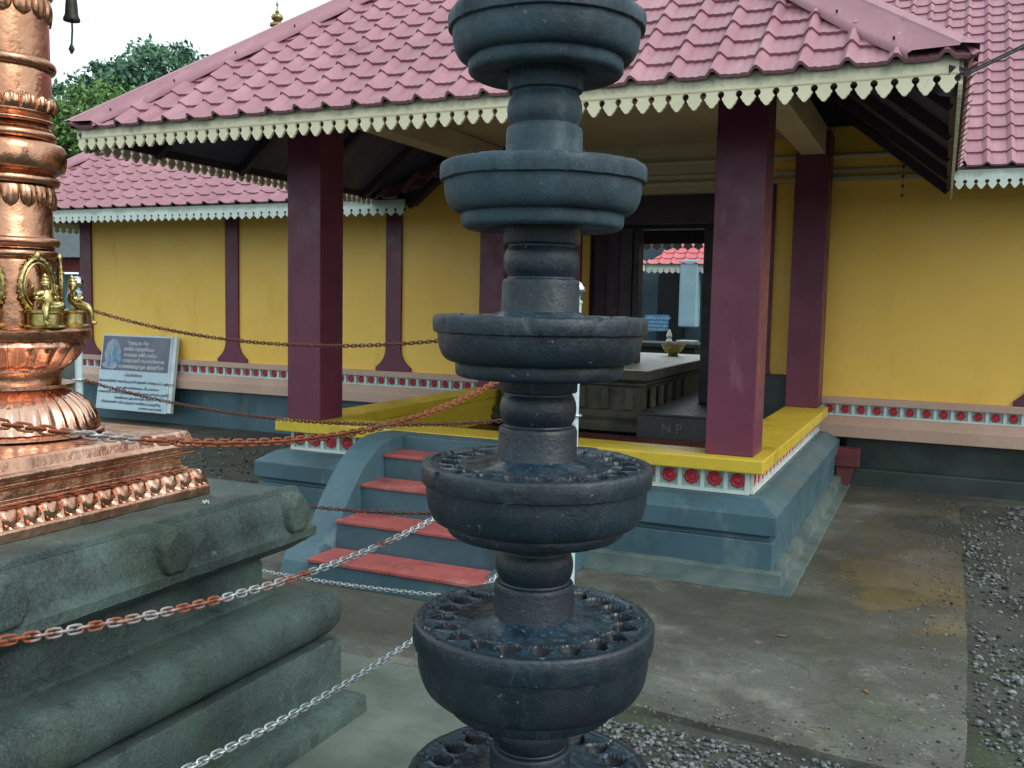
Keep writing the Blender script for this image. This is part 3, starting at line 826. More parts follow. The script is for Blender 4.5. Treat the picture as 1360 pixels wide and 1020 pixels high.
MB().box(-2.50, -1.757, 8.285, 10.5, .602, .622).build('step_tread', 'slate', st, bevel=.004)
obj('chalk_mark', text_mesh('N P', .125, (-2.27, 8.288, .45), (1, 0, 0), (0, 0, 1)), 'chalk', st)
MB().box(-1.755, -1.0, 8.9, 10.4, .3, .98).build('side_plinth', 'stone_dark', hall)
MB().box(-3.369, -2.93, 9.45, 9.55, 1.0, 3.0).build('inner_wall', 'maroon_dark', hall)
MB().box(-2.16, -1.757, 9.45, 9.55, .63, 3.0).build('inner_wall', 'maroon_dark', hall)
MB().box(-2.929, -2.161, 9.451, 9.549, 2.44, 3.0).build('inner_wall', 'maroon_dark', hall)
fr_ = MB().box(-2.93, -2.87, 9.42, 9.58, 1.001, 2.38).build('inner_door_frame', 'black', hall, bevel=.005)
MB().box(-2.20, -2.10, 9.42, 9.58, .623, 2.38).build('inner_door_frame', 'black', hall, bevel=.005)
MB().box(-2.95, -2.05, 9.41, 9.59, 2.381, 2.439).build('inner_door_frame', 'black', hall, bevel=.005)
for k in range(3):
    x = -3.365+k*.143
    dl = MB().box(x, x+.138, 9.405, 9.447, 1.01, 2.40).build('door_leaf', 'maroon_dark', hall, bevel=.006)
    for z in (1.12, 1.58, 2.02): MB().box(x+.025, x+.113, 9.396, 9.4045, z, z+.32).build('door_panel', 'maroon_dark', dl, bevel=.004)
MB().box(-3.369, -1.757, WY+.21, 9.44, 2.72, 2.76).build('passage_ceiling', 'maroon_dark', hall)
MB().box(-1.755, -1.66, WY+.221, 10.3, .3, 3.0).build('passage_wall', 'maroon_dark', hall)
MB().box(-3.56, -3.371, WY+.221, 9.55, 1.0, 3.0).build('passage_wall', 'maroon_dark', hall)

# hall roofs
def simple_slope(mb, a, b, c, d): mb.add([a, b, c, d], [(0, 1, 2, 3)])
HE, HZ = 8.17, 2.62
hr = obj('roof', tiles((-11.42, HE, HZ), (1, 0, 0), (0, cs, SL*cs), 10.9, 1.24/cs, [((-11.42, HE, 0), (-s2, s2, 0)), ((-13.15, 0, 0), (s2, -s2, 0))], du=12, per=.228, course=.19), 'tile', hall, smooth=38)
obj('roof_slope', tiles((-11.42, HE, HZ), (0, 1, 0), (cs, 0, SL*cs), 2.46, 1.24/cs, [((-11.42, HE, 0), (s2, -s2, 0)), ((-11.42, HE+2.46, 0), (s2, s2, 0))], du=6), 'tile', hr, smooth=38)
obj('roof_slope', tiles((-11.42, HE+2.46, HZ-.05), (1, 0, 0), (0, -cs, SL*cs), 10.9, 1.27/cs, [((-11.42, HE+2.46, 0), (-s2, -s2, 0))], du=6), 'tile', hr, smooth=38)
A = Vector((-11.46, HE-.04, HZ-.02)); B = Vector((-10.19, HE+1.24, HZ+1.24*SL)); ln = B-A
hipcap(A, B, nF, nLf, tslope(ln, nF, (1, -.2, 0)), tslope(ln, nLf, (-.2, 1, 0)), .2).build('hip_cap', 'tile', hr, smooth=50)
hipcap(B, (-5, B.y, B.z), nF, (0, SL, 1), (0, -1, -SL), (0, 1, -SL), .2).build('ridge_cap', 'tile', hr, smooth=50)
mb = MB(); z_ = HZ-.05
mb.add([(-11.4, HE+.02, z_), (-4.9, HE+.02, z_), (-4.9, 9.40, z_+.98), (-10.19, 9.40, z_+.98)], [(0, 1, 2, 3)])
mb.add([(-11.4, HE+.02, z_), (-10.19, 9.40, z_+.98), (-11.4, 10.61, z_)], [(0, 1, 2)])
mb.add([(-11.4, 10.62, z_-.05), (-.6, 10.62, z_-.05), (-.6, 9.41, z_+.97), (-10.19, 9.41, z_+.97)], [(0, 1, 2, 3)])
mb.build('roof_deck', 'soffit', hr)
# right range, taller and deeper
rr_ = obj('roof', tiles((-.8, HE, HZ+.1), (1, 0, 0), (0, cs, SL*cs), 8.2, 4.1/cs, [((8.28, 0, 0), (-s2, -s2, 0))], du=10, per=.17, course=.195, hgt=.034), 'tile', hall, smooth=38)
obj('roof_slope', tiles((-.8, HE+8.2, HZ+.1), (1, 0, 0), (0, -cs, SL*cs), 8.2, 4.1/cs, du=4), 'tile', rr_, smooth=38)
mb = MB(); z_ = HZ+.05
mb.add([(-.0, HE+.02, z_), (7.4, HE+.02, z_), (7.4, HE+4.1, z_+3.28), (-.78, HE+4.1, z_+3.28), (-.78, HE+.75, z_+.6)], [(0, 1, 2, 3, 4)])
mb.add([(-.78, HE+8.2, z_), (7.4, HE+8.2, z_), (7.4, HE+4.1, z_+3.28), (-.78, HE+4.1, z_+3.28)], [(0, 1, 2, 3)])
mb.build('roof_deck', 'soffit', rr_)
MB().box(-.74, -.6, 9.35, 15.5, 0, 3.2).build('gable_wall', 'cream', hall)
obj('valance', valance((-11.36, 8.2, 2.61), (1, 0, 0), 6.42, 2.61, .155, .105), 'valance_hall', hall)
obj('valance', valance((-11.36, 8.22, 2.61), (0, 1, 0), 2.36, 2.61, .155, .105, nrm=(-1, 0, 0)), 'valance_hall', hall)
obj('valance', valance((.035, 8.2, 2.70), (1, 0, 0), 7.3, 2.70, .145, .077), 'valance_hall', hall)
obj('valance', valance((-5.6, 10.6, 2.40), (1, 0, 0), 4.8, 2.40, .16, .12, nrm=(0, 1, 0)), 'valance_hall', hall)
for bb in ((-11.34, -4.95, 8.203, 8.23, 2.5, 2.63), (.037, 7.3, 8.203, 8.23, 2.6, 2.73), (-5.6, -.8, 10.56, 10.597, 2.31, 2.55)): MB().box(*bb).build('eaves_board', 'maroon_dark', hall)

# ================================================================== STONE LAMP
LX, LY = -.846+.005, 2.0
lamp = thing('stone_lamp', (LX, LY, 0), 'tall dark tiered stone oil lamp standing in front of the porch', 'oil lamp')
tiers = [(2.59, .208, .13), (2.243, .221, .135), (1.912, .234, .145), (1.572, .246, .142), (1.232, .268, .168), (.862, .283, .215), (.476, .297, .22)]
def dish(zt, Rr, H, seed, i_):
    n_h = 20; sub = 20; n = n_h*sub
    mb = MB(); s = H/.145
    # outside, bottom to top
    ri = Rr*(.79, .79, .79, .79, .77, .71, .70)[i_]; k_ = 1.0 if i_ < 4 else .8
    z0, z1 = -.045*s, -H+(.036 if i_ < 4 else .026)*s
    pr = [(.088, -H+.012*s), (.13, -H+.004), (ri-.012, -H), (ri-.004, -H+.004), (ri, -H+.010), (ri+.001, z1-.005*s), (ri-.001, z1-.001*s), (ri+.004, z1)]
    for q in range(1, 9):
        e = R(90-q*90/8); pr.append((ri+.004+(Rr-.010-ri-.004)*math.cos(e)**(.75*k_), z0+(z1-z0)*math.sin(e)**(1.1*k_)))
    pr += [(Rr-.010, z0+.003*s), (Rr-.001, z0+.006*s), (Rr, z0+.010*s), (Rr+.001, -.02*s), (Rr, -.008), (Rr-.003, -.002), (Rr-.008, 0)]
    tp = [Rr-.012-(Rr*.38)*i/40 for i in range(41)]+[Rr*.62-.012-(Rr*.62-.012-.078)*i/14 for i in range(1, 15)]
    allp = pr+[(r, 0) for r in tp]
    n_out = len(pr)
    def fn(r, z, a, i):
        q = Vector((math.cos(a)*r*14+seed*3, math.sin(a)*r*14, z*14))
        jn = noise.noise(q)*.0018+noise.noise(q*3.3)*.0012-(.005*max(0, noise.noise(q*2.6+Vector((9, 2, 5)))-.42)/.3 if n_out-7 < i < n_out+2 else 0)
        if i < n_out: return r+jn, z+jn*.6
        zz = .0
        u = r/Rr
        if u < .925: zz -= .005*min(1, (.925-u)/.012)                   # sunk field inside the rim
        if r < .150: zz += .020*((.150-r)/.072)**1.5                     # cone round the shaft
        hj = math.floor(a/(2*math.pi)*n_h); wob = noise.noise(Vector((hj*1.7, seed*5.3, 2)))
        ph = ((a/(2*math.pi)*n_h) % 1.)-.5+.06*wob
        sw = abs(ph)*2*math.pi/n_h*r
        c0, c1 = .655+.015*wob, .885
        t = (u-c0)/(c1-c0)
        if 0 < t < 1:
            wdt = .027*Rr/.27*(1+.25*wob)*(math.sin(math.pi*t**.62))**.95
            e = sw/max(wdt, 1e-4)
            if e < 1: zz -= .026*(1-e**2.6)*min(1, t*4)*(.35+.65*(1-t**3)); HOL.add(round(r*1e4)*1000+int(a*n/(2*math.pi)+.5))
            elif e < 1.5: zz += .0028*(1.5-e)/.5*(1 if ph > 0 else .4)
        elif t >= 1 and u < .96:
            e = sw/.0045
            if e < 1: zz -= .010*(1-e*e)*min(1, (.96-u)/.03+.3); HOL.add(round(r*1e4)*1000+int(a*n/(2*math.pi)+.5))
        return r, zz+jn*.8
    HOL = set()
    mb.lathe((LX, LY, zt), allp, n, fn=fn, caps=False)
    me = mb.mesh()
    vh = np.zeros(len(me.vertices), bool)
    for vi in range(n_out*n, len(me.vertices)):
        i, j = divmod(vi, n)
        if round(allp[i][0]*1e4)*1000+j in HOL: vh[vi] = True
    for p in me.polygons:
        if min(p.vertices) >= (n_out-1)*n and max(p.vertices) >= n_out*n+n*3: p.material_index = 2 if sum(vh[v] for v in p.vertices) >= 3 else 1
    return obj('lamp_dish', me, ['lamp' if i_ < 3 else 'lamp_oily', 'oil', 'soot'], lamp, smooth=50)
for i, (z, r_, h) in enumerate(tiers): dish(z, r_, h, i, i)
def shaft(zb, zt, rb, rtp, seed):
    """zb: top of the dish below, zt: underside of the dish above"""
    H = zt-zb
    P = [(1.03, -.02), (1.03, .0), (1.0, .03), (.995, .35), (.975, .385), (.95, .40), (.875, .408), (.855, .425), (.875, .445), (.92, .475), (.955, .52), (.97, .575), (.97, .62), (.95, .675), (.91, .72), (.87, .745), (.85, .76), (.85, .775), (.87, .782), (.97, .788), (.985, .80), (.985, 1.04)]
    mb = MB()
    def fn(r, z, a, i):
        q = Vector((math.cos(a)*r*20+seed, math.sin(a)*r*20, z*20))
        return r+noise.noise(q)*.0015, z
    mb.lathe((LX, LY, zb), [(p*(rb+(rtp-rb)*t), t*H) for (p, t) in P], 64, fn=fn, caps=False)
    mb.build('lamp_stem', 'lamp' if seed < 14 else 'lamp_oily', lamp, smooth=40)
for i in range(len(tiers)-1):
    zt = tiers[i][0]-tiers[i][2]; zb = tiers[i+1][0]
    rb = .085+.0025*i
    shaft(zb, zt+.012, rb, rb-.001, i*7)
mb = MB(); mb.lathe((LX, LY, 0), [(.30, -.03), (.30, .10), (.27, .12), (.20, .16), (.14, .18), (.11, .20), (.10, .26)], 64); mb.build('lamp_base', 'lamp', lamp, smooth=40)
mb = MB(); mb.lathe((LX, LY, 2.58), [(.085, 0), (.085, .06), (.07, .09), (.08, .14), (.06, .2), (.02, .27), (.004, .33)], 48); mb.build('lamp_finial', 'lamp', lamp, smooth=40)

# ================================================================== STONE PLATFORM
CX, CY = -2.805, 2.145
plat = thing('stone_platform', (CX, CY, 0), 'weathered moulded granite platform carrying the copper flagstaff', 'platform')
def sq(s): return (CX-s, CX+s, CY-s, CY+s)
def prof_s(mb, pts, nseg=70, jit=.004, seed=0): return ring(mb, (CX, CX, CY, CY), pts, nseg, 0, jit, seed)
def sq_ring(pts, nseg=90, jit=.0022, seed=0):
    s0 = max(p[0] for p in pts)
    mb = MB(); ring(mb, sq(s0), [(p[0]-s0, p[1]) for p in pts], nseg, 0, jit, seed)
    return mb
sq_ring([(.852, -.03), (.85, .02), (.846, .068), (.838, .076), (.76, .088)], seed=1).build('footing_course', 'stone', plat, smooth=45)
sq_ring([(.775, .08), (.781, .085), (.779, .2), (.779, .311), (.773, .318), (.69, .3185)], seed=3).build('plinth_course', 'stone', plat, smooth=45)
rl = [(.69, .319), (.72, .331)]
for i in range(15):
    a = R(-62+i*138/14); rl.append((.700+.080*math.cos(a), .415+.096*math.sin(a)))
rl += [(.665, .507), (.55, .509)]
sq_ring(rl, 90, .003, 5).build('roll_course', 'stone', plat, smooth=60)
sq_ring([(.60, .50), (.607, .503), (.606, .521), (.572, .532), (.571, .58), (.570, .63), (.55, .66)], seed=7).build('recess_course', 'stone', plat, smooth=45)
cn = [(.57, .655), (.64, .672), (.70, .715), (.712, .722), (.712, .752), (.700, .758)]
for i in range(9):
    a = R(8+i*72/8); cn.append((.618+.075*math.cos(a), .765+.128*math.sin(a)))
cn += [(.640, .889), (.634, .880), (.629, .884), (.627, .902), (.622, .906), (.60, .904), (.43, .894), (.40, .8925)]
cor = sq_ring(cn, 90, .0028, 9).build('cornice', 'stone', plat, smooth=50)
# horseshoe gables projecting from the cornice
def gable(px_, py_, dx, dy):
    mb = MB(); side = Vector((-dy, dx, 0)); fwd = Vector((dx, dy, 0)); c = Vector((px_, py_, .812))
    out = []
    for i in range(25):
        a = R(-52+i*284/24); out.append((.058*math.cos(a)*(1+.05*math.cos(3*a)), .072*math.sin(a)+(.012 if abs(i-12) < 2 else 0)))
    N = len(out); k = len(mb.v)
    for d, sc_ in ((-.14, 1.), (.012, 1.), (.022, .95), (.027, .8), (.025, .55), (.028, .3)):
        for (x, z) in out:
            p = c+fwd*d+side*x*sc_+Vector((0, 0, z*sc_)); q = noise.noise_vector(p*30)*.0025
            mb.v.append(tuple(p+q))
    for r_ in range(5):
        for j in range(N): mb.f.append((k+r_*N+j, k+r_*N+(j+1) % N, k+(r_+1)*N+(j+1) % N, k+(r_+1)*N+j)); mb.mi.append(0)
    mb.f.append(tuple(k+5*N+j for j in range(N))); mb.mi.append(0)
    mb.build('cornice_gable', 'stone', cor, smooth=50)
for t in (-.58, 0, .60):
    gable(CX+.70, CY+t, 1, 0); gable(CX+t, CY+.70, 0, 1)
    if t < .5: gable(CX+t, CY-.70, 0, -1); gable(CX-.70, CY+t, -1, 0)

# ================================================================== COPPER FLAGSTAFF
flag = thing('flagstaff', (CX, CY, .893), 'polished copper temple flagstaff with lotus base on the stone platform', 'flagstaff')
sq_ring([(.435, .8935), (.443, .895), (.443, .925), (.436, .930), (.415, .934)], 1, 0).build('plinth', 'copper', flag, bevel=.003)
def egg():
    mb = MB(); per = .886/13; n = 13*14
    P = [(.434, .930)]+[(.40+.030*math.cos(R(a)), .935+.050*math.sin(R(a))) for a in range(0, 91, 10)]+[(.385, .9855)]
    for side in range(4):
        k = len(mb.v); c_, s_ = math.cos(side*math.pi/2), math.sin(side*math.pi/2)
        for i in range(n+1):
            u = -.443+.886*i/n; t = ((u+.443)/per) % 1.-.5
            for j, (o, z) in enumerate(P):
                v = j/(len(P)-1)
                e = (t/.43)**2+((v-.66)/.60)**2 if v > .0 else 2
                b = .008*max(0, 1-e)**.4-.003*max(0, 1-((t/.2)**2+((v-.75)/.3)**2))
                g = -.006 if 1 <= e < 1.35 else 0
                dart = .008*max(0, 1-abs(abs(t)-.5)/.06)*max(0, 1-v)
                oo = o+b+g+dart
                uu = max(-oo, min(oo, u))
                x, y = oo, uu
                mb.v.append((CX+x*c_-y*s_, CY+x*s_+y*c_, z+b*.3))
        m = len(P)
        for i in range(n):
            for j in range(m-1): mb.f.append((k+i*m+j, k+(i+1)*m+j, k+(i+1)*m+j+1, k+i*m+j+1)); mb.mi.append(0)
    mb.build('petal_moulding', 'copper', flag, smooth=50)
egg()
sq_ring([(.386, .985), (.392, .988), (.392, .996), (.376, 1.0), (.374, 1.03), (.39, 1.034), (.408, 1.043), (.411, 1.05), (.409, 1.056), (.421, 1.068), (.421, 1.080), (.405, 1.088), (.395, 1.118), (.390, 1.126), (.30, 1.132), (.2, 1.133)], 1, 0).build('plinth_cap', 'copper', flag, bevel=.003)
def lotus(prof, n_pet, amp, zlo, zhi, n=480):
    def fn(r, z, a, i):
        t = (z-zlo)/(zhi-zlo)
        if 0 <= t <= 1:
            ph = (a/(2*math.pi)*n_pet) % 1.-.5
            env = math.sin(math.pi*min(1, max(0, t)))**.6
            tip = 1-.5*abs(ph)*2
            r = r+amp*env*(math.cos(math.pi*ph)**.6*tip-.55)-(.35*amp if abs(ph) < .03 else 0)*env
        return r, z
    mb = MB(); mb.lathe((CX, CY, 0), prof, n, fn=fn)
    return mb
pr = [(.268, 1.132), (.281, 1.138), (.281, 1.148), (.262, 1.154)]
for i in range(19):
    t = i/18; pr.append((.268-.030*t-.075*t**3, 1.156+.128*t))
pr += [(.17, 1.288), (.192, 1.292), (.192, 1.303), (.158, 1.308)]
lotus(pr, 38, .010, 1.156, 1.284).build('lotus_base', 'copper', flag, smooth=40)
mb = MB(); mb.lathe((CX, CY, 0), [(.152, 1.304), (.150, 1.312), (.150, 1.34), (.154, 1.345)], 64); mb.build('lotus_neck', 'copper_old', flag, smooth=40)
pr = [(.15, 1.342), (.164, 1.346), (.164, 1.354)]
for i in range(15):
    t = i/14; pr.append((.166+.058*t**.7, 1.356+.072*t))
pr += [(.226, 1.430), (.222, 1.444), (.228, 1.448)]
lotus(pr, 22, .014, 1.356, 1.432).build('lotus_cup', 'copper', flag, smooth=40)
mb = MB(); mb.lathe((CX, CY, 0), [(.226, 1.448), (.242, 1.452), (.246, 1.462), (.246, 1.480), (.240, 1.486), (.228, 1.489), (.12, 1.490)], 128); mb.build('ledge', 'copper_old', flag, smooth=40)
def ringp(z, r, h):  # rounded ring
    return [(r-.018, z-h/2-.001)]+[(r-.012+.012*math.cos(R(a)), z+h/2*math.sin(R(a))) for a in range(-90, 91, 22)]+[(r-.018, z+h/2+.001)]
sh_p = [(.131, 1.488), (.133, 1.70)]
sh_p += ringp(1.727, .148, .03)+[(.14, 1.745)]+ringp(1.766, .156, .028)+[(.134, 1.79), (.134, 1.945)]
sh_p += ringp(1.965, .158, .03)+[(.15, 1.99)]+ringp(2.04, .180, .085)+[(.146, 2.09)]+ringp(2.108, .15, .03)+[(.139, 2.13)]+ringp(2.155, .143, .015)
sh_p += [(.139, 2.18), (.139, 2.222)]+[(.138, 2.30)]+ringp(2.334, .154, .035)+[(.136, 2.36), (.135, 2.46)]+ringp(2.57, .150, .03)
sh_p += [(.135, 2.6), (.133, 2.9)]+ringp(2.95, .16, .05)+[(.131, 3.0), (.128, 3.6)]+ringp(3.64, .15, .05)+[(.125, 3.7), (.118, 5.2)]+ringp(5.25, .14, .05)+[(.112, 5.3), (.1, 7.2)]+ringp(7.25, .12, .05)+[(.06, 7.35), (.02, 7.6)]
mb = MB(); mb.lathe((CX, CY, 0), sh_p, 96); mb.build('shaft', 'copper_old', flag, smooth=35)
# embossed leaf bands on the shaft
def leafband(z0, z1, r, n_leaf, down=True):
    n = n_leaf*16; mb = MB(); rows = 12
    k = 0
    for i in range(rows+1):
        t = i/rows
        for j in range(n):
            a = 2*math.pi*j/n; ph = (j % 16)/16-.5
            edge = .62+.38*math.cos(math.pi*ph)**.8
            z = (z1-(z1-z0)*t*edge) if down else (z0+(z1-z0)*t*edge)
            b = .010*math.cos(math.pi*ph)**.5*math.sin(math.pi*min(1, .15+.8*t))+.004*math.cos(math.pi*ph*6)*t
            rr = r+.002+b if i < rows else r-.004
            mb.v.append((CX+rr*math.cos(a), CY+rr*math.sin(a), z))
    for i in range(rows):
        for j in range(n): mb.f.append((i*n+j, i*n+(j+1) % n, (i+1)*n+(j+1) % n, (i+1)*n+j)); mb.mi.append(0)
    mb.build('leaf_band', 'copper_old', flag, smooth=60)
leafband(1.872, 1.945, .134, 16, True)
leafband(2.185, 2.235, .139, 18, False)
leafband(2.47, 2.545, .135, 14, True)
# bracket arm with a hanging bell
mb = MB(); mb.tube([(CX, CY, 3.2), (CX+.14, CY+.15, 3.2), (CX+.20, CY+.22, 3.17)], .012, 8); mb.build('bracket', 'iron', flag, smooth=40)
bx_, by_ = CX+.135, CY+.15
# ------------------------------------------------------------------ bell hanging from the bracket
bell = thing('hanging_bell', (bx_, by_, 2.5), 'small dark bell with dangling clapper hanging against the sky beside the flagstaff', 'bell')
# ================================================================== DEITY FIGURES
def figure_meshes():
    """seated crowned figure facing +X, origin at the ledge"""
    V, E, Rd = [], [], []
    def j(p, r_, par=None):
        V.append(p); Rd.append(r_)
        if par is not None: E.append((par, len(V)-1))
        return len(V)-1
    z0 = .062
    pel = j((.002, 0, z0+.012), .017)
    wa = j((.0, 0, z0+.028), .0165, pel)
    ch = j((.0, 0, z0+.048), .0185, wa)
    nk = j((.002, 0, z0+.064), .0065, ch)
    hd = j((.004, 0, z0+.077), .0125, nk)
    cr = j((.002, 0, z0+.091), .0105, hd); c2 = j((0, 0, z0+.107), .0058, cr); j((0, 0, z0+.120), .0022, c2)
    for s in (-1, 1):
        shd = j((.0, s*.019, z0+.056), .0068, ch)
        el = j((.004, s*.029, z0+.030), .0062, shd)
        ha = j((.022, s*.022, z0+.034), .0050, el); j((.028, s*.020, z0+.044), .0035, ha)
        e2 = j((-.006, s*.031, z0+.046), .0052, shd)
        h2 = j((-.002, s*.035, z0+.068), .0045, e2); j((0, s*.034, z0+.080), .0036, h2)
    # one leg folded across the seat, the other hanging down
    k1 = j((.030, .036, z0+.008), .0105, pel); a1 = j((.036, -.006, z0+.004), .0070, k1); j((.041, -.018, z0+.006), .0050, a1)
    k2 = j((.042, -.026, z0+.008), .0105, pel); s2_ = j((.050, -.030, z0-.020), .0075, k2); a2 = j((.050, -.031, z0-.046), .0055, s2_); j((.064, -.034, z0-.053), .0048, a2)
    V = [(x*1.12+.004, y*1.22, .061+(z-z0)*.95) for (x, y, z) in V]
    me = bpy.data.meshes.new('figure'); me.from_pydata(V, E, []); me.update()
    return me, Rd
fig_me, fig_r = figure_meshes()
fig_me.materials.append(MT['brass'])
def make_figure(ang, label):
    rr = .183
    p = (CX+rr*math.cos(ang), CY+rr*math.sin(ang), 1.4905)
    t = thing('brass_figure', p, label, 'figurine', 'brass figures seated round the flagstaff ledge')
    t.rotation_euler = (0, 0, ang)
    return t
def add_parts(t):
    b = bpy.data.objects.new('body', fig_me.copy()); col.objects.link(b); b.parent = t
    sk = b.modifiers.new('skin', 'SKIN'); sk.use_smooth_shade = True
    lay = b.data.skin_vertices[0].data if b.data.skin_vertices else None
    if lay is None:
        bm = bmesh.new(); bm.from_mesh(b.data); bm.verts.layers.skin.verify(); bm.to_mesh(b.data); bm.free()
        lay = b.data.skin_vertices[0].data
    for i, r_ in enumerate(fig_r): lay[i].radius = (r_*1.32, r_*1.32); lay[i].use_root = (i == 0)
    ss = b.modifiers.new('sub', 'SUBSURF'); ss.levels = 2; ss.render_levels = 2
    off_ = t.location
    def put(mb, name, smooth=40):
        me = mb.mesh(); o = bpy.data.objects.new(name, me); col.objects.link(o); o.parent = t
        me.materials.append(MT['brass']); me.shade_smooth(); me.set_sharp_from_angle(angle=R(smooth)); return o
    mb = MB(); mb.lathe((0, 0, 0), [(.060, 0), (.061, .004), (.056, .007), (.051, .010), (.050, .043), (.053, .046), (.059, .049), (.059, .055), (.052, .058), (.01, .059)], 40)
    put(mb, 'pedestal')
    # arched frame behind the figure
    arch_ = []
    for i in range(49):
        a = R(-62+i*304/48)
        arch_.append((-.034, .058*math.cos(a)*(1-.10*max(0, math.sin(a))), .136+.084*math.sin(a)))
    mb = MB(); mb.tube(arch_, [.0072+.0010*math.cos(i*math.pi*.66) for i in range(49)], 8)
    inner = [(-.030, y*.82, .136+(z-.136)*.84) for (_, y, z) in arch_]
    mb.tube(inner, .0028, 6)
    for i in range(2, 47, 2):
        a = R(-62+i*304/48)
        mb.lathe((-.034, .066*math.cos(a)*(1-.10*max(0, math.sin(a))), .134+.093*math.sin(a)), [(.001, -.004), (.004, -.002), (.004, .002), (.001, .004)], 8)
    mb.tube([(-.034, 0, .216), (-.034, 0, .228), (-.034, 0, .240), (-.034, 0, .246)], [.008, .012, .010, .004], 10)
    for s in (-1, 1): mb.tube([(-.034, s*.026, .052), (-.034, s*.030, .066)], .008, 8)
    put(mb, 'halo_frame')
    mb = MB(); zc = .061+.086*.95
    for (q, zq) in ((.0125, 0), (.0105, .011), (.0075, .022)):
        mb.tube([(.007+q*math.cos(2*math.pi*k/14), q*math.sin(2*math.pi*k/14), zc+zq) for k in range(14)], .0026, 6, closed=True)
    mb.tube([(.019, 0, zc-.008), (.0215, 0, zc-.013), (.018, 0, zc-.016)], .0022, 6)
    put(mb, 'crown')
f1 = make_figure(R(-5), 'brass seated figure in the middle, its whole arched frame seen against the copper shaft'); add_parts(f1)
f2 = make_figure(R(55), 'brass seated figure in profile at the right edge of the copper ledge'); add_parts(f2)
f3 = make_figure(R(-65), 'brass seated figure cut by the left edge of the photo'); add_parts(f3)

# bell parts
mb = MB(); mb.tube([(bx_, by_, 3.185), (bx_, by_, 2.62)], .003, 6); mb.build('cord', 'iron', bell)
mb = MB(); mb.lathe((bx_, by_, 2.5), [(.026, .0), (.027, .006), (.021, .02), (.019, .05), (.016, .08), (.010, .10), (.005, .115), (.005, .125)], 24); mb.build('bell_cup', 'iron', bell, smooth=50)
mb = MB(); mb.tube([(bx_, by_, 2.53), (bx_+.002, by_, 2.47), (bx_-.003, by_, 2.42)], .0035, 6); mb.tube([(bx_-.003, by_, 2.425), (bx_-.003, by_, 2.41), (bx_-.003, by_, 2.395)], [.004, .010, .003], 8); mb.build('clapper', 'iron', bell, smooth=60)

# ================================================================== POSTS AND CHAINS
PXR, PXL, PYF, PYN = -1.398, -4.325, 3.72, .57
def post(x, y, label):
    t = thing('chain_post', (x, y, 0), label, 'post', 'posts of the chain fence round the flagstaff')
    mb = MB(); mb.lathe((x, y, 0), [(.06, 0), (.06, .012), (.03, .02), (.022, .05), (.020, .08), (.020, 1.60), (.024, 1.604), (.024, 1.615), (.014, 1.62), (.014, 1.63)], 24); mb.build('pole', 'post', t, smooth=40)
    mb = MB(); mb.lathe((x, y, 1.662), [(.001, -.037)]+[(.037*math.cos(R(a)), .037*math.sin(R(a))) for a in range(-80, 81, 10)]+[(.001, .037)], 32); mb.build('ball', 'steel', t, smooth=80)
    for z in (1.53, 1.13, .73, .31):
        mb = MB()
        mb.tube([(x+.03*math.cos(a), y+.03*math.sin(a), z) for a in [2*math.pi*i/16 for i in range(16)]], .005, 6, closed=True)
        mb.build('ring', 'chain_steel', t, smooth=60)
post(PXR, PYF, 'pale chain post mostly hidden behind the stone lamp')
post(PXL, PYF, 'pale blue chain post with a shiny steel ball behind the brass figures')
def chain(a, b, sag, mat, label, pitch=.0225):
    a, b = Vector(a), Vector(b); L = (b-a).length; n = max(4, int(L/pitch*(1+2.7*(sag/L)**2)))
    def pt(t): return a.lerp(b, t)-Vector((0, 0, sag*(1-(2*t-1)**2)))
    mb = MB()
    for i in range(n):
        t0, t1 = i/n, (i+1)/n
        p, q = pt(t0), pt(t1); c = (p+q)/2; d = (q-p).normalized(); ln = (q-p).length
        ref = Vector((0, 0, 1)); sd_ = d.cross(ref).normalized(); u = sd_.cross(d)
        ang = R((90 if i % 2 else 0)+22+random.uniform(-14, 14))
        wv = sd_*math.cos(ang)+u*math.sin(ang)
        hl = ln*.5+.0058; hw = .0077; pts = []
        for k in range(12):
            aa = 2*math.pi*k/12
            ca, sa = math.cos(aa), math.sin(aa)
            x = (hl-hw)*(1 if ca > .1 else -1 if ca < -.1 else 0)+hw*ca
            pts.append(c+d*x+wv*hw*sa)
        mb.tube(pts, .0027, 6, closed=True)
    o = mb.build('chain', mat, None, loc=tuple(a), smooth=80, fix=False)
    tag(o, label, 'chain', 'chains of the fence round the flagstaff')
YN = .57
ca_ = [('chain_rust', 1.53, .28, 'rusty chain crossing in front of the copper lotus base, topmost of the near chains'), ('chain_mix', 1.13, .215, 'part rusted chain drooping across the stone cornice, middle of the near chains'), ('chain_steel', .74, .165, 'grey steel chain lowest in front of the platform plinth')]
for (m, z, s, lb) in ca_: chain((PXR, YN, z), (PXR, PYF-.03, z), s, m, lb)
fa_ = [('chain_dark', 1.53, .155, 'dark rusty chain hanging before the mustard wall, topmost of the far chains'), ('chain_dark', 1.13, .125, 'thin rusty chain passing in front of the leaning sign board'), ('chain_dark', .73, .145, 'rusty chain crossing in front of the upper porch steps'), ('chain_steel', .31, .09, 'grey steel chain hanging near the ground before the lowest red step')]
for (m, z, s, lb) in fa_: chain((PXL+.03, PYF, z), (PXR-.03, PYF, z), s, m, lb)

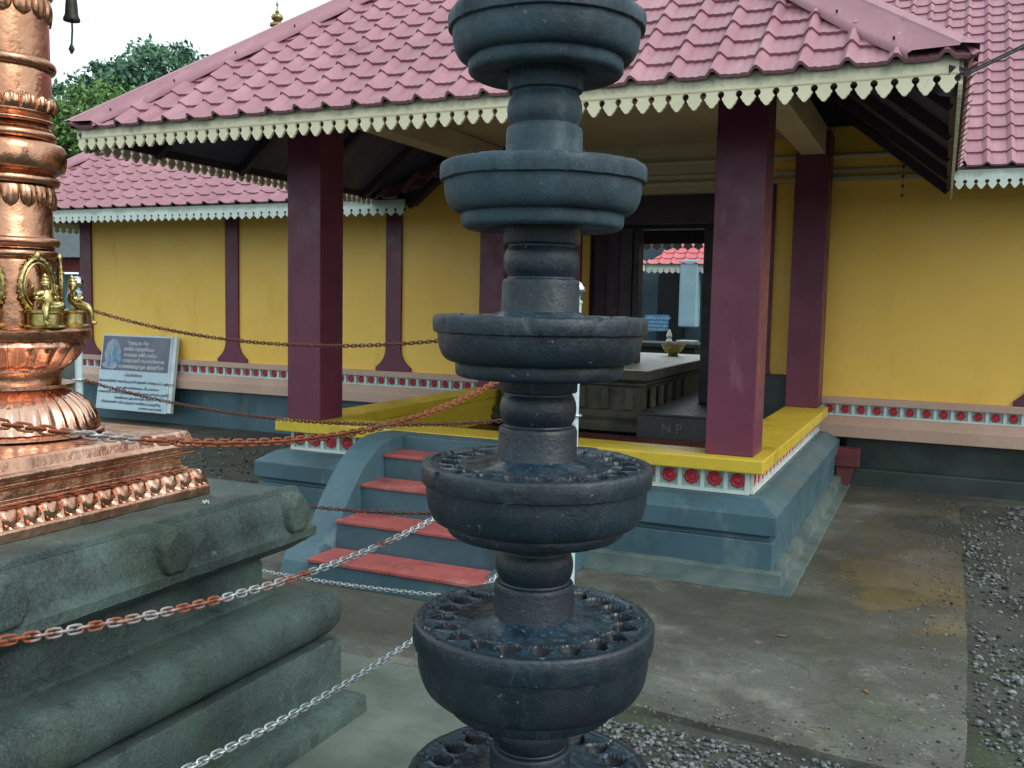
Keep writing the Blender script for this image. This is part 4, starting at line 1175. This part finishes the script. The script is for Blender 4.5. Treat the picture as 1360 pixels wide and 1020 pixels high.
# ================================================================== SIGN BOARD
bL, bR = Vector((-9.90, 8.76, .14)), Vector((-8.70, 8.76, .14)); tL = Vector((-10.0, 9.0, 1.09))
board = thing('sign_board', (-9.3, 8.76, .1), 'pale blue printed sign board with dark picture leaning on the hall base', 'sign')
U = (bR-bL).normalized(); Vv = (tL-bL); HB = Vv.length; Vv = (Vv-U*Vv.dot(U)); Vv.normalize(); Vt = (tL-bL).normalized(); Nn = U.cross(Vv); WB = (bR-bL).length
def bp(u, v, d=0): return bL+U*(u*WB)+Vt*(v*HB)+Nn*d
def slab(mb, u0, u1, v0, v1, d0, d1, m=0):
    vs = [bp(u, v, d) for d in (d0, d1) for v in (v0, v1) for u in (u0, u1)]
    mb.add(vs, [(0, 2, 3, 1), (4, 5, 7, 6), (0, 1, 5, 4), (2, 6, 7, 3), (0, 4, 6, 2), (1, 3, 7, 5)], m)
mb = MB(); slab(mb, 0, 1.0, 0, 1, -.07, 0); slab(mb, 1.0, 1.05, .01, 1, -.065, -.012); mb.build('frame', 'sign_edge', board, bevel=.004)
mb = MB(); slab(mb, .012, .985, .012, .985, .001, .003); mb.build('sheet', 'sign_white', board)
mb = MB(); slab(mb, .02, .975, .52, .975, .004, .006); mb.build('picture', 'sign_navy', board)
def blob(mb, u, v, ru, rv, d, n=28, wob=.0):
    vs = [bp(u, v, d)]+[bp(u+ru*math.cos(2*math.pi*i/n)*(1+wob*math.sin(i*1.9)), v+rv*math.sin(2*math.pi*i/n)*(1+wob*math.cos(i*2.3)), d) for i in range(n)]
    mb.add(vs, [(0, 1+i, 1+(i+1) % n) for i in range(n)])
mb = MB(); blob(mb, .175, .735, .115, .20, .0075, wob=.06); blob(mb, .15, .585, .115, .05, .0078, wob=.05); mb.build('printed_glow', 'glow_grey', board)
mb = MB(); blob(mb, .20, .70, .035, .085, .009, wob=.1); blob(mb, .205, .86, .032, .05, .009); blob(mb, .13, .65, .02, .09, .0095, wob=.2); blob(mb, .27, .66, .045, .07, .0098, wob=.2); blob(mb, .20, .80, .018, .025, .0101); mb.build('printed_figure', 'figure_blue', board)
def lines(rows, mat, size):
    ms = []
    for (txt, u, v, s, al) in rows:
        o_ = bp(u, v, .0088); ms.append(text_mesh(txt, s, o_, U, Vt, al))
    me = join(ms); obj('lettering', me, mat, board)
lines([('"ഗുരു മഹിമ', .38, .87, .062, 'LEFT'), ('മയില ഗുരുതിലക', .33, .79, .062, 'LEFT'), ('നാരായ ശ്രീഹരിക', .34, .71, .062, 'LEFT'), ('നാമാവലി സഹസ്രനാമ', .33, .635, .062, 'LEFT'), ('അഭയമരുളുക ഭവാനീശ', .28, .555, .066, 'LEFT')], 'ink_white', .06)
lines([('പ്രാർത്ഥന', .5, .445, .055, 'CENTER')], 'ink_red', .06)
lines([('പ്രഭാതത്തിൽ അഞ്ചു മണി മുതൽ നടതുറപ്പ് പൂജകൾ', .54, .36, .047, 'CENTER'), ('ഉഷപൂജ അഭിഷേകം ദീപാരാധന', .58, .28, .047, 'CENTER'), ('വൈകിട്ട് അഞ്ചു മുതൽ എട്ടു വരെ ദർശനം ഉണ്ട്', .52, .215, .047, 'CENTER'), ('അത്താഴപൂജ ഭഗവതി സേവ', .54, .145, .047, 'CENTER'), ('വിശേഷാൽ വഴിപാടുകൾ നടത്തപ്പെടുന്നു', .5, .085, .047, 'CENTER'), ('ക്ഷേത്ര ഭരണസമിതി', .78, .03, .035, 'CENTER')], 'ink_dark', .05)

# ================================================================== INNER COURT
far = thing('courtyard_building', (-5, 18, .55), 'far courtyard building with bright pink roof seen through the doorway', 'building')
MB().box(-12, 1, 18.9, 19.1, .55, 3.2).build('wall', 'teal_old', far)
MB().box(-9.9, -5.62, 14, 14.15, .55, 3.0).build('wall', 'teal_old', far)
MB().box(-5.3, -4.75, 18.80, 18.895, .6, 2.3).build('door', 'black', far)
MB().box(-4.66, -4.3, 18.0, 18.3, 1.2, 2.5).build('pillar', 'paleblue', far, bevel=.03)
MB().box(-5.7, -5.45, 16, 16.3, .55, 2.5).build('pillar', 'teal_old', far, bevel=.03)
obj('roof', tiles((-5.35, 18, 2.41), (1, 0, 0), (0, cs, SL*cs), 6, 2.6, [((-5.35, 18, 0), (-s2, s2, 0))], du=8, per=.24), 'tile_far', far, smooth=38)
obj('roof', tiles((-5.35, 12.2, 2.41), (0, 1, 0), (-cs, 0, SL*cs), 8.4, 2.6, [((-5.35, 18, 0), (s2, s2, 0))], du=6, per=.24), 'tile_far', far, smooth=38)
obj('valance', valance((-5.35, 18.05, 2.40), (1, 0, 0), 6, 2.40, .16, .12), 'valance_hall', far)
obj('valance', valance((-5.38, 12.2, 2.40), (0, 1, 0), 5.85, 2.40, .13, .12, nrm=(1, 0, 0)), 'valance_hall', far)
alt = thing('stone_altar', (-3.75, 14, .55), 'dark stepped stone altar in the inner court behind the bowl', 'altar')
mb = MB(); mb.box(-4.25, -3.3, 13.8, 14.4, .55, .98); mb.build('block', 'stone_dark', alt, bevel=.02)
mb = MB(); mb.box(-4.32, -3.23, 13.74, 14.46, .981, 1.05); mb.build('slab', 'stone_dark', alt, bevel=.012)
mb = MB(); mb.box(-3.62, -3.34, 13.9, 14.2, 1.051, 1.09); mb.lathe((-3.75, 14, 1.051), [(.05, 0), (.05, .03), (.03, .05), (.045, .1), (.03, .15), (.01, .2)], 16); mb.build('offering_stone', 'granite', alt, bevel=.008)
sg = thing('blue_sign', (-3.75, 13.4, .55), 'bright blue notice board with white lettering inside the courtyard', 'sign')
mb = MB(); mb.add([(-3.98, 13.35, 1.22), (-3.60, 13.35, 1.24), (-3.62, 13.45, 1.475), (-3.98, 13.45, 1.465), (-3.98, 13.37, 1.22), (-3.60, 13.37, 1.24), (-3.62, 13.47, 1.475), (-3.98, 13.47, 1.465)], [(0, 1, 2, 3), (7, 6, 5, 4), (0, 4, 5, 1), (1, 5, 6, 2), (2, 6, 7, 3), (3, 7, 4, 0)]); mb.build('panel', 'sign_blue', sg)
ms = []
for k, (t, s) in enumerate((('ശ്രീകോവിൽ', .055), ('വഴിപാട് വിവരം', .036), ('അഭിഷേകം പൂജ', .036), ('ദർശന സമയം', .036))):
    zz = 1.405-.052*k; ms.append(text_mesh(t, s, (-3.765, 13.335+(zz-1.22)*.41, zz), (1, 0, 0), (0, .38, .92), 'CENTER'))
obj('lettering', join(ms), 'ink_white', sg)
mb = MB()
for x in (-3.9, -3.68): mb.bar((x, 13.42, .55), (x, 13.42, 1.22), .03, .03)
mb.build('leg', 'black', sg)
bw = thing('flower_bowl', (-2.92, 11.1, 1.0), 'fluted olive yellow bowl standing on the pale threshold slab', 'bowl')
def flute(r, z, a, i): return (r*(1+.05*abs(math.cos(8*a))) if 1 < i < 6 else r), z
mb = MB(); mb.lathe((-2.92, 11.1, 1.0), [(.06, .001), (.065, .015), (.05, .025), (.095, .06), (.12, .10), (.128, .125), (.145, .132), (.145, .145), (.125, .143), (.10, .10), (.02, .07)], 64, fn=flute); mb.build('pot', 'bowl', bw, smooth=40)
mb = MB(); mb.lathe((-2.92, 11.1, 1.0), [(.1455, .134), (.149, .14), (.1455, .147), (.13, .148)], 48, caps=False); mb.build('rim', 'clay', bw, smooth=60)

# ================================================================== SMALL THINGS
rb = thing('red_block', (-.72, 9.0, 0), 'brick red painted block against the dark wall base behind the porch corner', 'block')
mb = MB(); mb.box(-.82, -.60, 8.86, 9.01, .19, .355); mb.build('upper_block', 'red_old', rb, bevel=.008)
mb = MB(); mb.prism([(-.78, .0), (-.69, .0), (-.64, .188), (-.80, .188)], 1, 8.88, 9.0); mb.build('lower_block', 'red_old', rb, bevel=.008)
def leaf_flake(x, y, z, mat, r_, label, cat):
    mb = MB(); n = 10
    vs = [(x, y, z+.004)]+[(x+r_*math.cos(2*math.pi*i/n)*(1.4 if i % 3 == 0 else .8), y+r_*math.sin(2*math.pi*i/n)*.8, z+.003+.012*(i % 2)) for i in range(n)]
    mb.add(vs, [(0, 1+i, 1+(i+1) % n) for i in range(n)])
    o = mb.build('fallen_petal', mat, None, loc=(x, y, z)); o.modifiers.new('solid', 'SOLIDIFY').thickness = .002
    tag(o, label, cat)
leaf_flake(-1.545, 3.17, .006, 'orange', .022, 'orange fallen petal on the concrete behind the lamp', 'petal')
leaf_flake(-2.23, 2.42, .9, 'white', .012, 'tiny white petal lying on the granite cornice', 'petal')
for k, (x, y, sz) in enumerate(((-.62, 4.62, .02), (-.2, 4.1, .016), (.05, 5.3, .018), (-1.75, 3.9, .02))):
    mb = MB(); a = k*1.9; d = Vector((math.cos(a), math.sin(a), 0)); e = Vector((-d.y, d.x, 0)); c_ = Vector((x, y, .004))
    rows = [(-1, 0, 0), (-.5, .42, .2), (0, .5, .1), (.5, .34, .3), (1, 0, .5)]
    vs = []
    for (u, h_, z) in rows: vs += [c_+d*u*sz*1.6+e*h_*sz+Vector((0, 0, z*.01+.002)), c_+d*u*sz*1.6+Vector((0, 0, z*.006+.001)), c_+d*u*sz*1.6-e*h_*sz+Vector((0, 0, z*.012+.002))]
    fs = [(i*3+j, i*3+j+1, i*3+j+4, i*3+j+3) for i in range(4) for j in range(2)]
    mb.add(vs, fs); o = mb.build('dry_leaf', 'dry_leaf', None, loc=(x, y, 0), smooth=60)
    tag(o, ('small dry leaf on the concrete just in front of the porch plinth corner', 'small dry leaf in the middle of the bare concrete, nearest the gravel in front', 'small dry leaf by the right gravel edge beside the wet patch', 'small dry leaf on the concrete between platform and porch steps')[k], 'leaf', 'dry leaves on the path')
# cables at the right corner of the roof
cb = thing('power_cable', (.035, 4.6, 2.62), 'twin grey power cable running from the porch roof corner to the right', 'cable')
for k, dz in enumerate((0, .018)):
    pts = [(.035+.30*t*5, 4.6-.25*t, 2.62+dz*.6+t*1.0*.72-.10*t*(1-t)) for t in [i/14 for i in range(15)]]
    mb = MB(); mb.tube(pts, .0045, 8); mb.build('wire', 'cable', cb, smooth=60)
# beads hanging below the eaves
bd = thing('bead_string', (-.27, 6.6, 2.4), 'short dark string of beads hanging under the right eaves', 'beads')
mb = MB(); mb.tube([(-.27, 6.6, 3.0), (-.27, 6.6, 2.33)], .002, 5); mb.build('string', 'iron', bd)
for k in range(4):
    mb = MB(); mb.lathe((-.27, 6.6, 2.34+.06*k), [(.002, -.012), (.011, -.004), (.011, .004), (.002, .012)], 10)
    mb.build('bead', 'iron', bd, smooth=60)

# ================================================================== FAR LEFT BUILDING, SHRINE FINIAL, TREES
fb = thing('side_building', (-19, 14, 0), 'pale blue building with red beam and grey roof behind the hall corner', 'building')
MB().box(-24, -13.5, 15.2, 15.4, 0, 2.05).build('wall', 'paleblue', fb)
MB().box(-24, -13.5, 14.05, 14.25, 2.06, 2.32).build('beam', 'red_beam', fb)
mb = MB(); mb.prism([(13.4, 2.33), (16, 3.3), (18.6, 2.33)], 0, -24, -13.5); mb.build('roof', 'roof_grey', fb)
for x in (-21, -17.2, -14.2): MB().box(x, x+.25, 14.0, 14.26, 0, 2.05).build('pillar', 'paleblue', fb)
shr = thing('inner_shrine', (-19.1, 24, 0), 'inner shrine topped with a gilt finial rising above the roof line', 'shrine')
MB().box(-21, -17.2, 22.1, 25.9, 0, 5.5).build('wall', 'cream', shr)
mb = MB(); mb.add([(-22.5, 20.6, 5.4), (-15.7, 20.6, 5.4), (-15.7, 27.4, 5.4), (-22.5, 27.4, 5.4), (-19.1, 24, 9.85)], [(0, 1, 4), (1, 2, 4), (2, 3, 4), (3, 0, 4), (3, 2, 1, 0)]); mb.build('roof', 'tile', shr)
mb = MB(); mb.lathe((-19.1, 24, 9.72), [(.22, 0), (.22, .08), (.12, .13), (.12, .17), (.23, .24), (.23, .30), (.10, .37), (.17, .44), (.19, .50), (.15, .57), (.05, .62), (.07, .66), (.03, .70), (.02, .84), (.045, .88), (.005, 1.0)], 24); mb.build('finial', 'gold', shr, smooth=50)

def tree(name, base, trunk_h, lobes, nclump, per, leaf, mat, label, seed):
    rg = np.random.default_rng(seed)
    t = thing(name, base, label, 'tree')
    mb = MB(); b = Vector(base)
    pts = [b+Vector((.15*math.sin(i*1.3), .1*math.cos(i), trunk_h*i/6)) for i in range(7)]
    mb.tube(pts, [.42-.04*i for i in range(7)], 12)
    for (c, r_) in lobes:
        c = Vector(c); m1 = pts[4].lerp(c, .5)+Vector((0, 0, .3))
        mb.tube([pts[3], m1, c, c+Vector((0, 0, r_[2]*.5))], [.2, .13, .08, .03], 8)
        for q in range(4):
            dv = Vector((rg.normal(), rg.normal(), rg.normal())).normalized()
            mb.tube([m1.lerp(c, .6), c+Vector((dv.x*r_[0], dv.y*r_[1], dv.z*r_[2]))*.8], [.06, .02], 6)
    mb.build('trunk', 'bark', t, smooth=60)
    C = []
    for (c, r_) in lobes:
        n = int(nclump*r_[0]*r_[2])
        for _ in range(n):
            d = rg.normal(size=3); d /= np.linalg.norm(d)
            C.append(np.array(c)+d*np.array(r_)*rg.uniform(.55, 1.05)**.7)
    C = np.array(C); n = len(C)*per
    cs_ = np.repeat(rg.uniform(.28, .62, len(C)), per)
    P = np.repeat(C, per, axis=0)+rg.normal(size=(n, 3))*cs_[:, None]*np.array([.62, .62, .42])
    a = rg.normal(size=(n, 3)); a /= np.linalg.norm(a, axis=1)[:, None]
    h = rg.normal(size=(n, 3)); h -= a*(h*a).sum(1)[:, None]; h /= np.linalg.norm(h, axis=1)[:, None]
    L = leaf*rg.uniform(.6, 1.3, n)[:, None]
    V = np.stack([P-a*L, P+h*L*.5, P+a*L, P-h*L*.5], 1).reshape(-1, 3)
    F = np.arange(n*4).reshape(-1, 4)
    me = bpy.data.meshes.new('c'); me.from_pydata(V.tolist(), [], F.tolist()); me.update()
    obj('crown', me, mat, t)
tree('tree', (-35.5, 34, 0), 8, [((-33.6, 34, 11.2), (2.7, 2.4, 2.0)), ((-36.6, 34.5, 10.9), (2.6, 2.4, 1.9)), ((-39.6, 34, 9.8), (2.6, 2.2, 1.9)), ((-35, 33, 9.0), (2.6, 2.2, 1.6)), ((-42.5, 34, 9.2), (2.2, 2.2, 1.8)), ((-38, 34, 7.4), (3, 2.2, 1.6))], 22, 46, .15, 'leaf_dark', 'large dark green broad tree beyond the roofs against the white sky', 11)
tree('tree', (-34.2, 30, 0), 6, [((-32.0, 30, 9.3), (1.5, 1.5, 1.0)), ((-33.9, 30, 9.4), (1.7, 1.6, 1.2)), ((-35.4, 30, 8.6), (1.6, 1.6, 1.2)), ((-33.6, 29.6, 7.8), (2.2, 1.6, 1.3))], 22, 40, .13, 'leaf_light', 'lighter green leafy tree lower in front of the dark tree', 23)
tree('tree', (-26.5, 19, 0), 2.2, [((-24.6, 19, 3.4), (1.5, 1.2, .8)), ((-26.5, 19, 3.6), (1.4, 1.2, .9)), ((-22.5, 19.2, 3.3), (1.3, 1.2, .7))], 24, 40, .1, 'leaf_light', 'low bright green bushy tree behind the grey roofed building', 31)
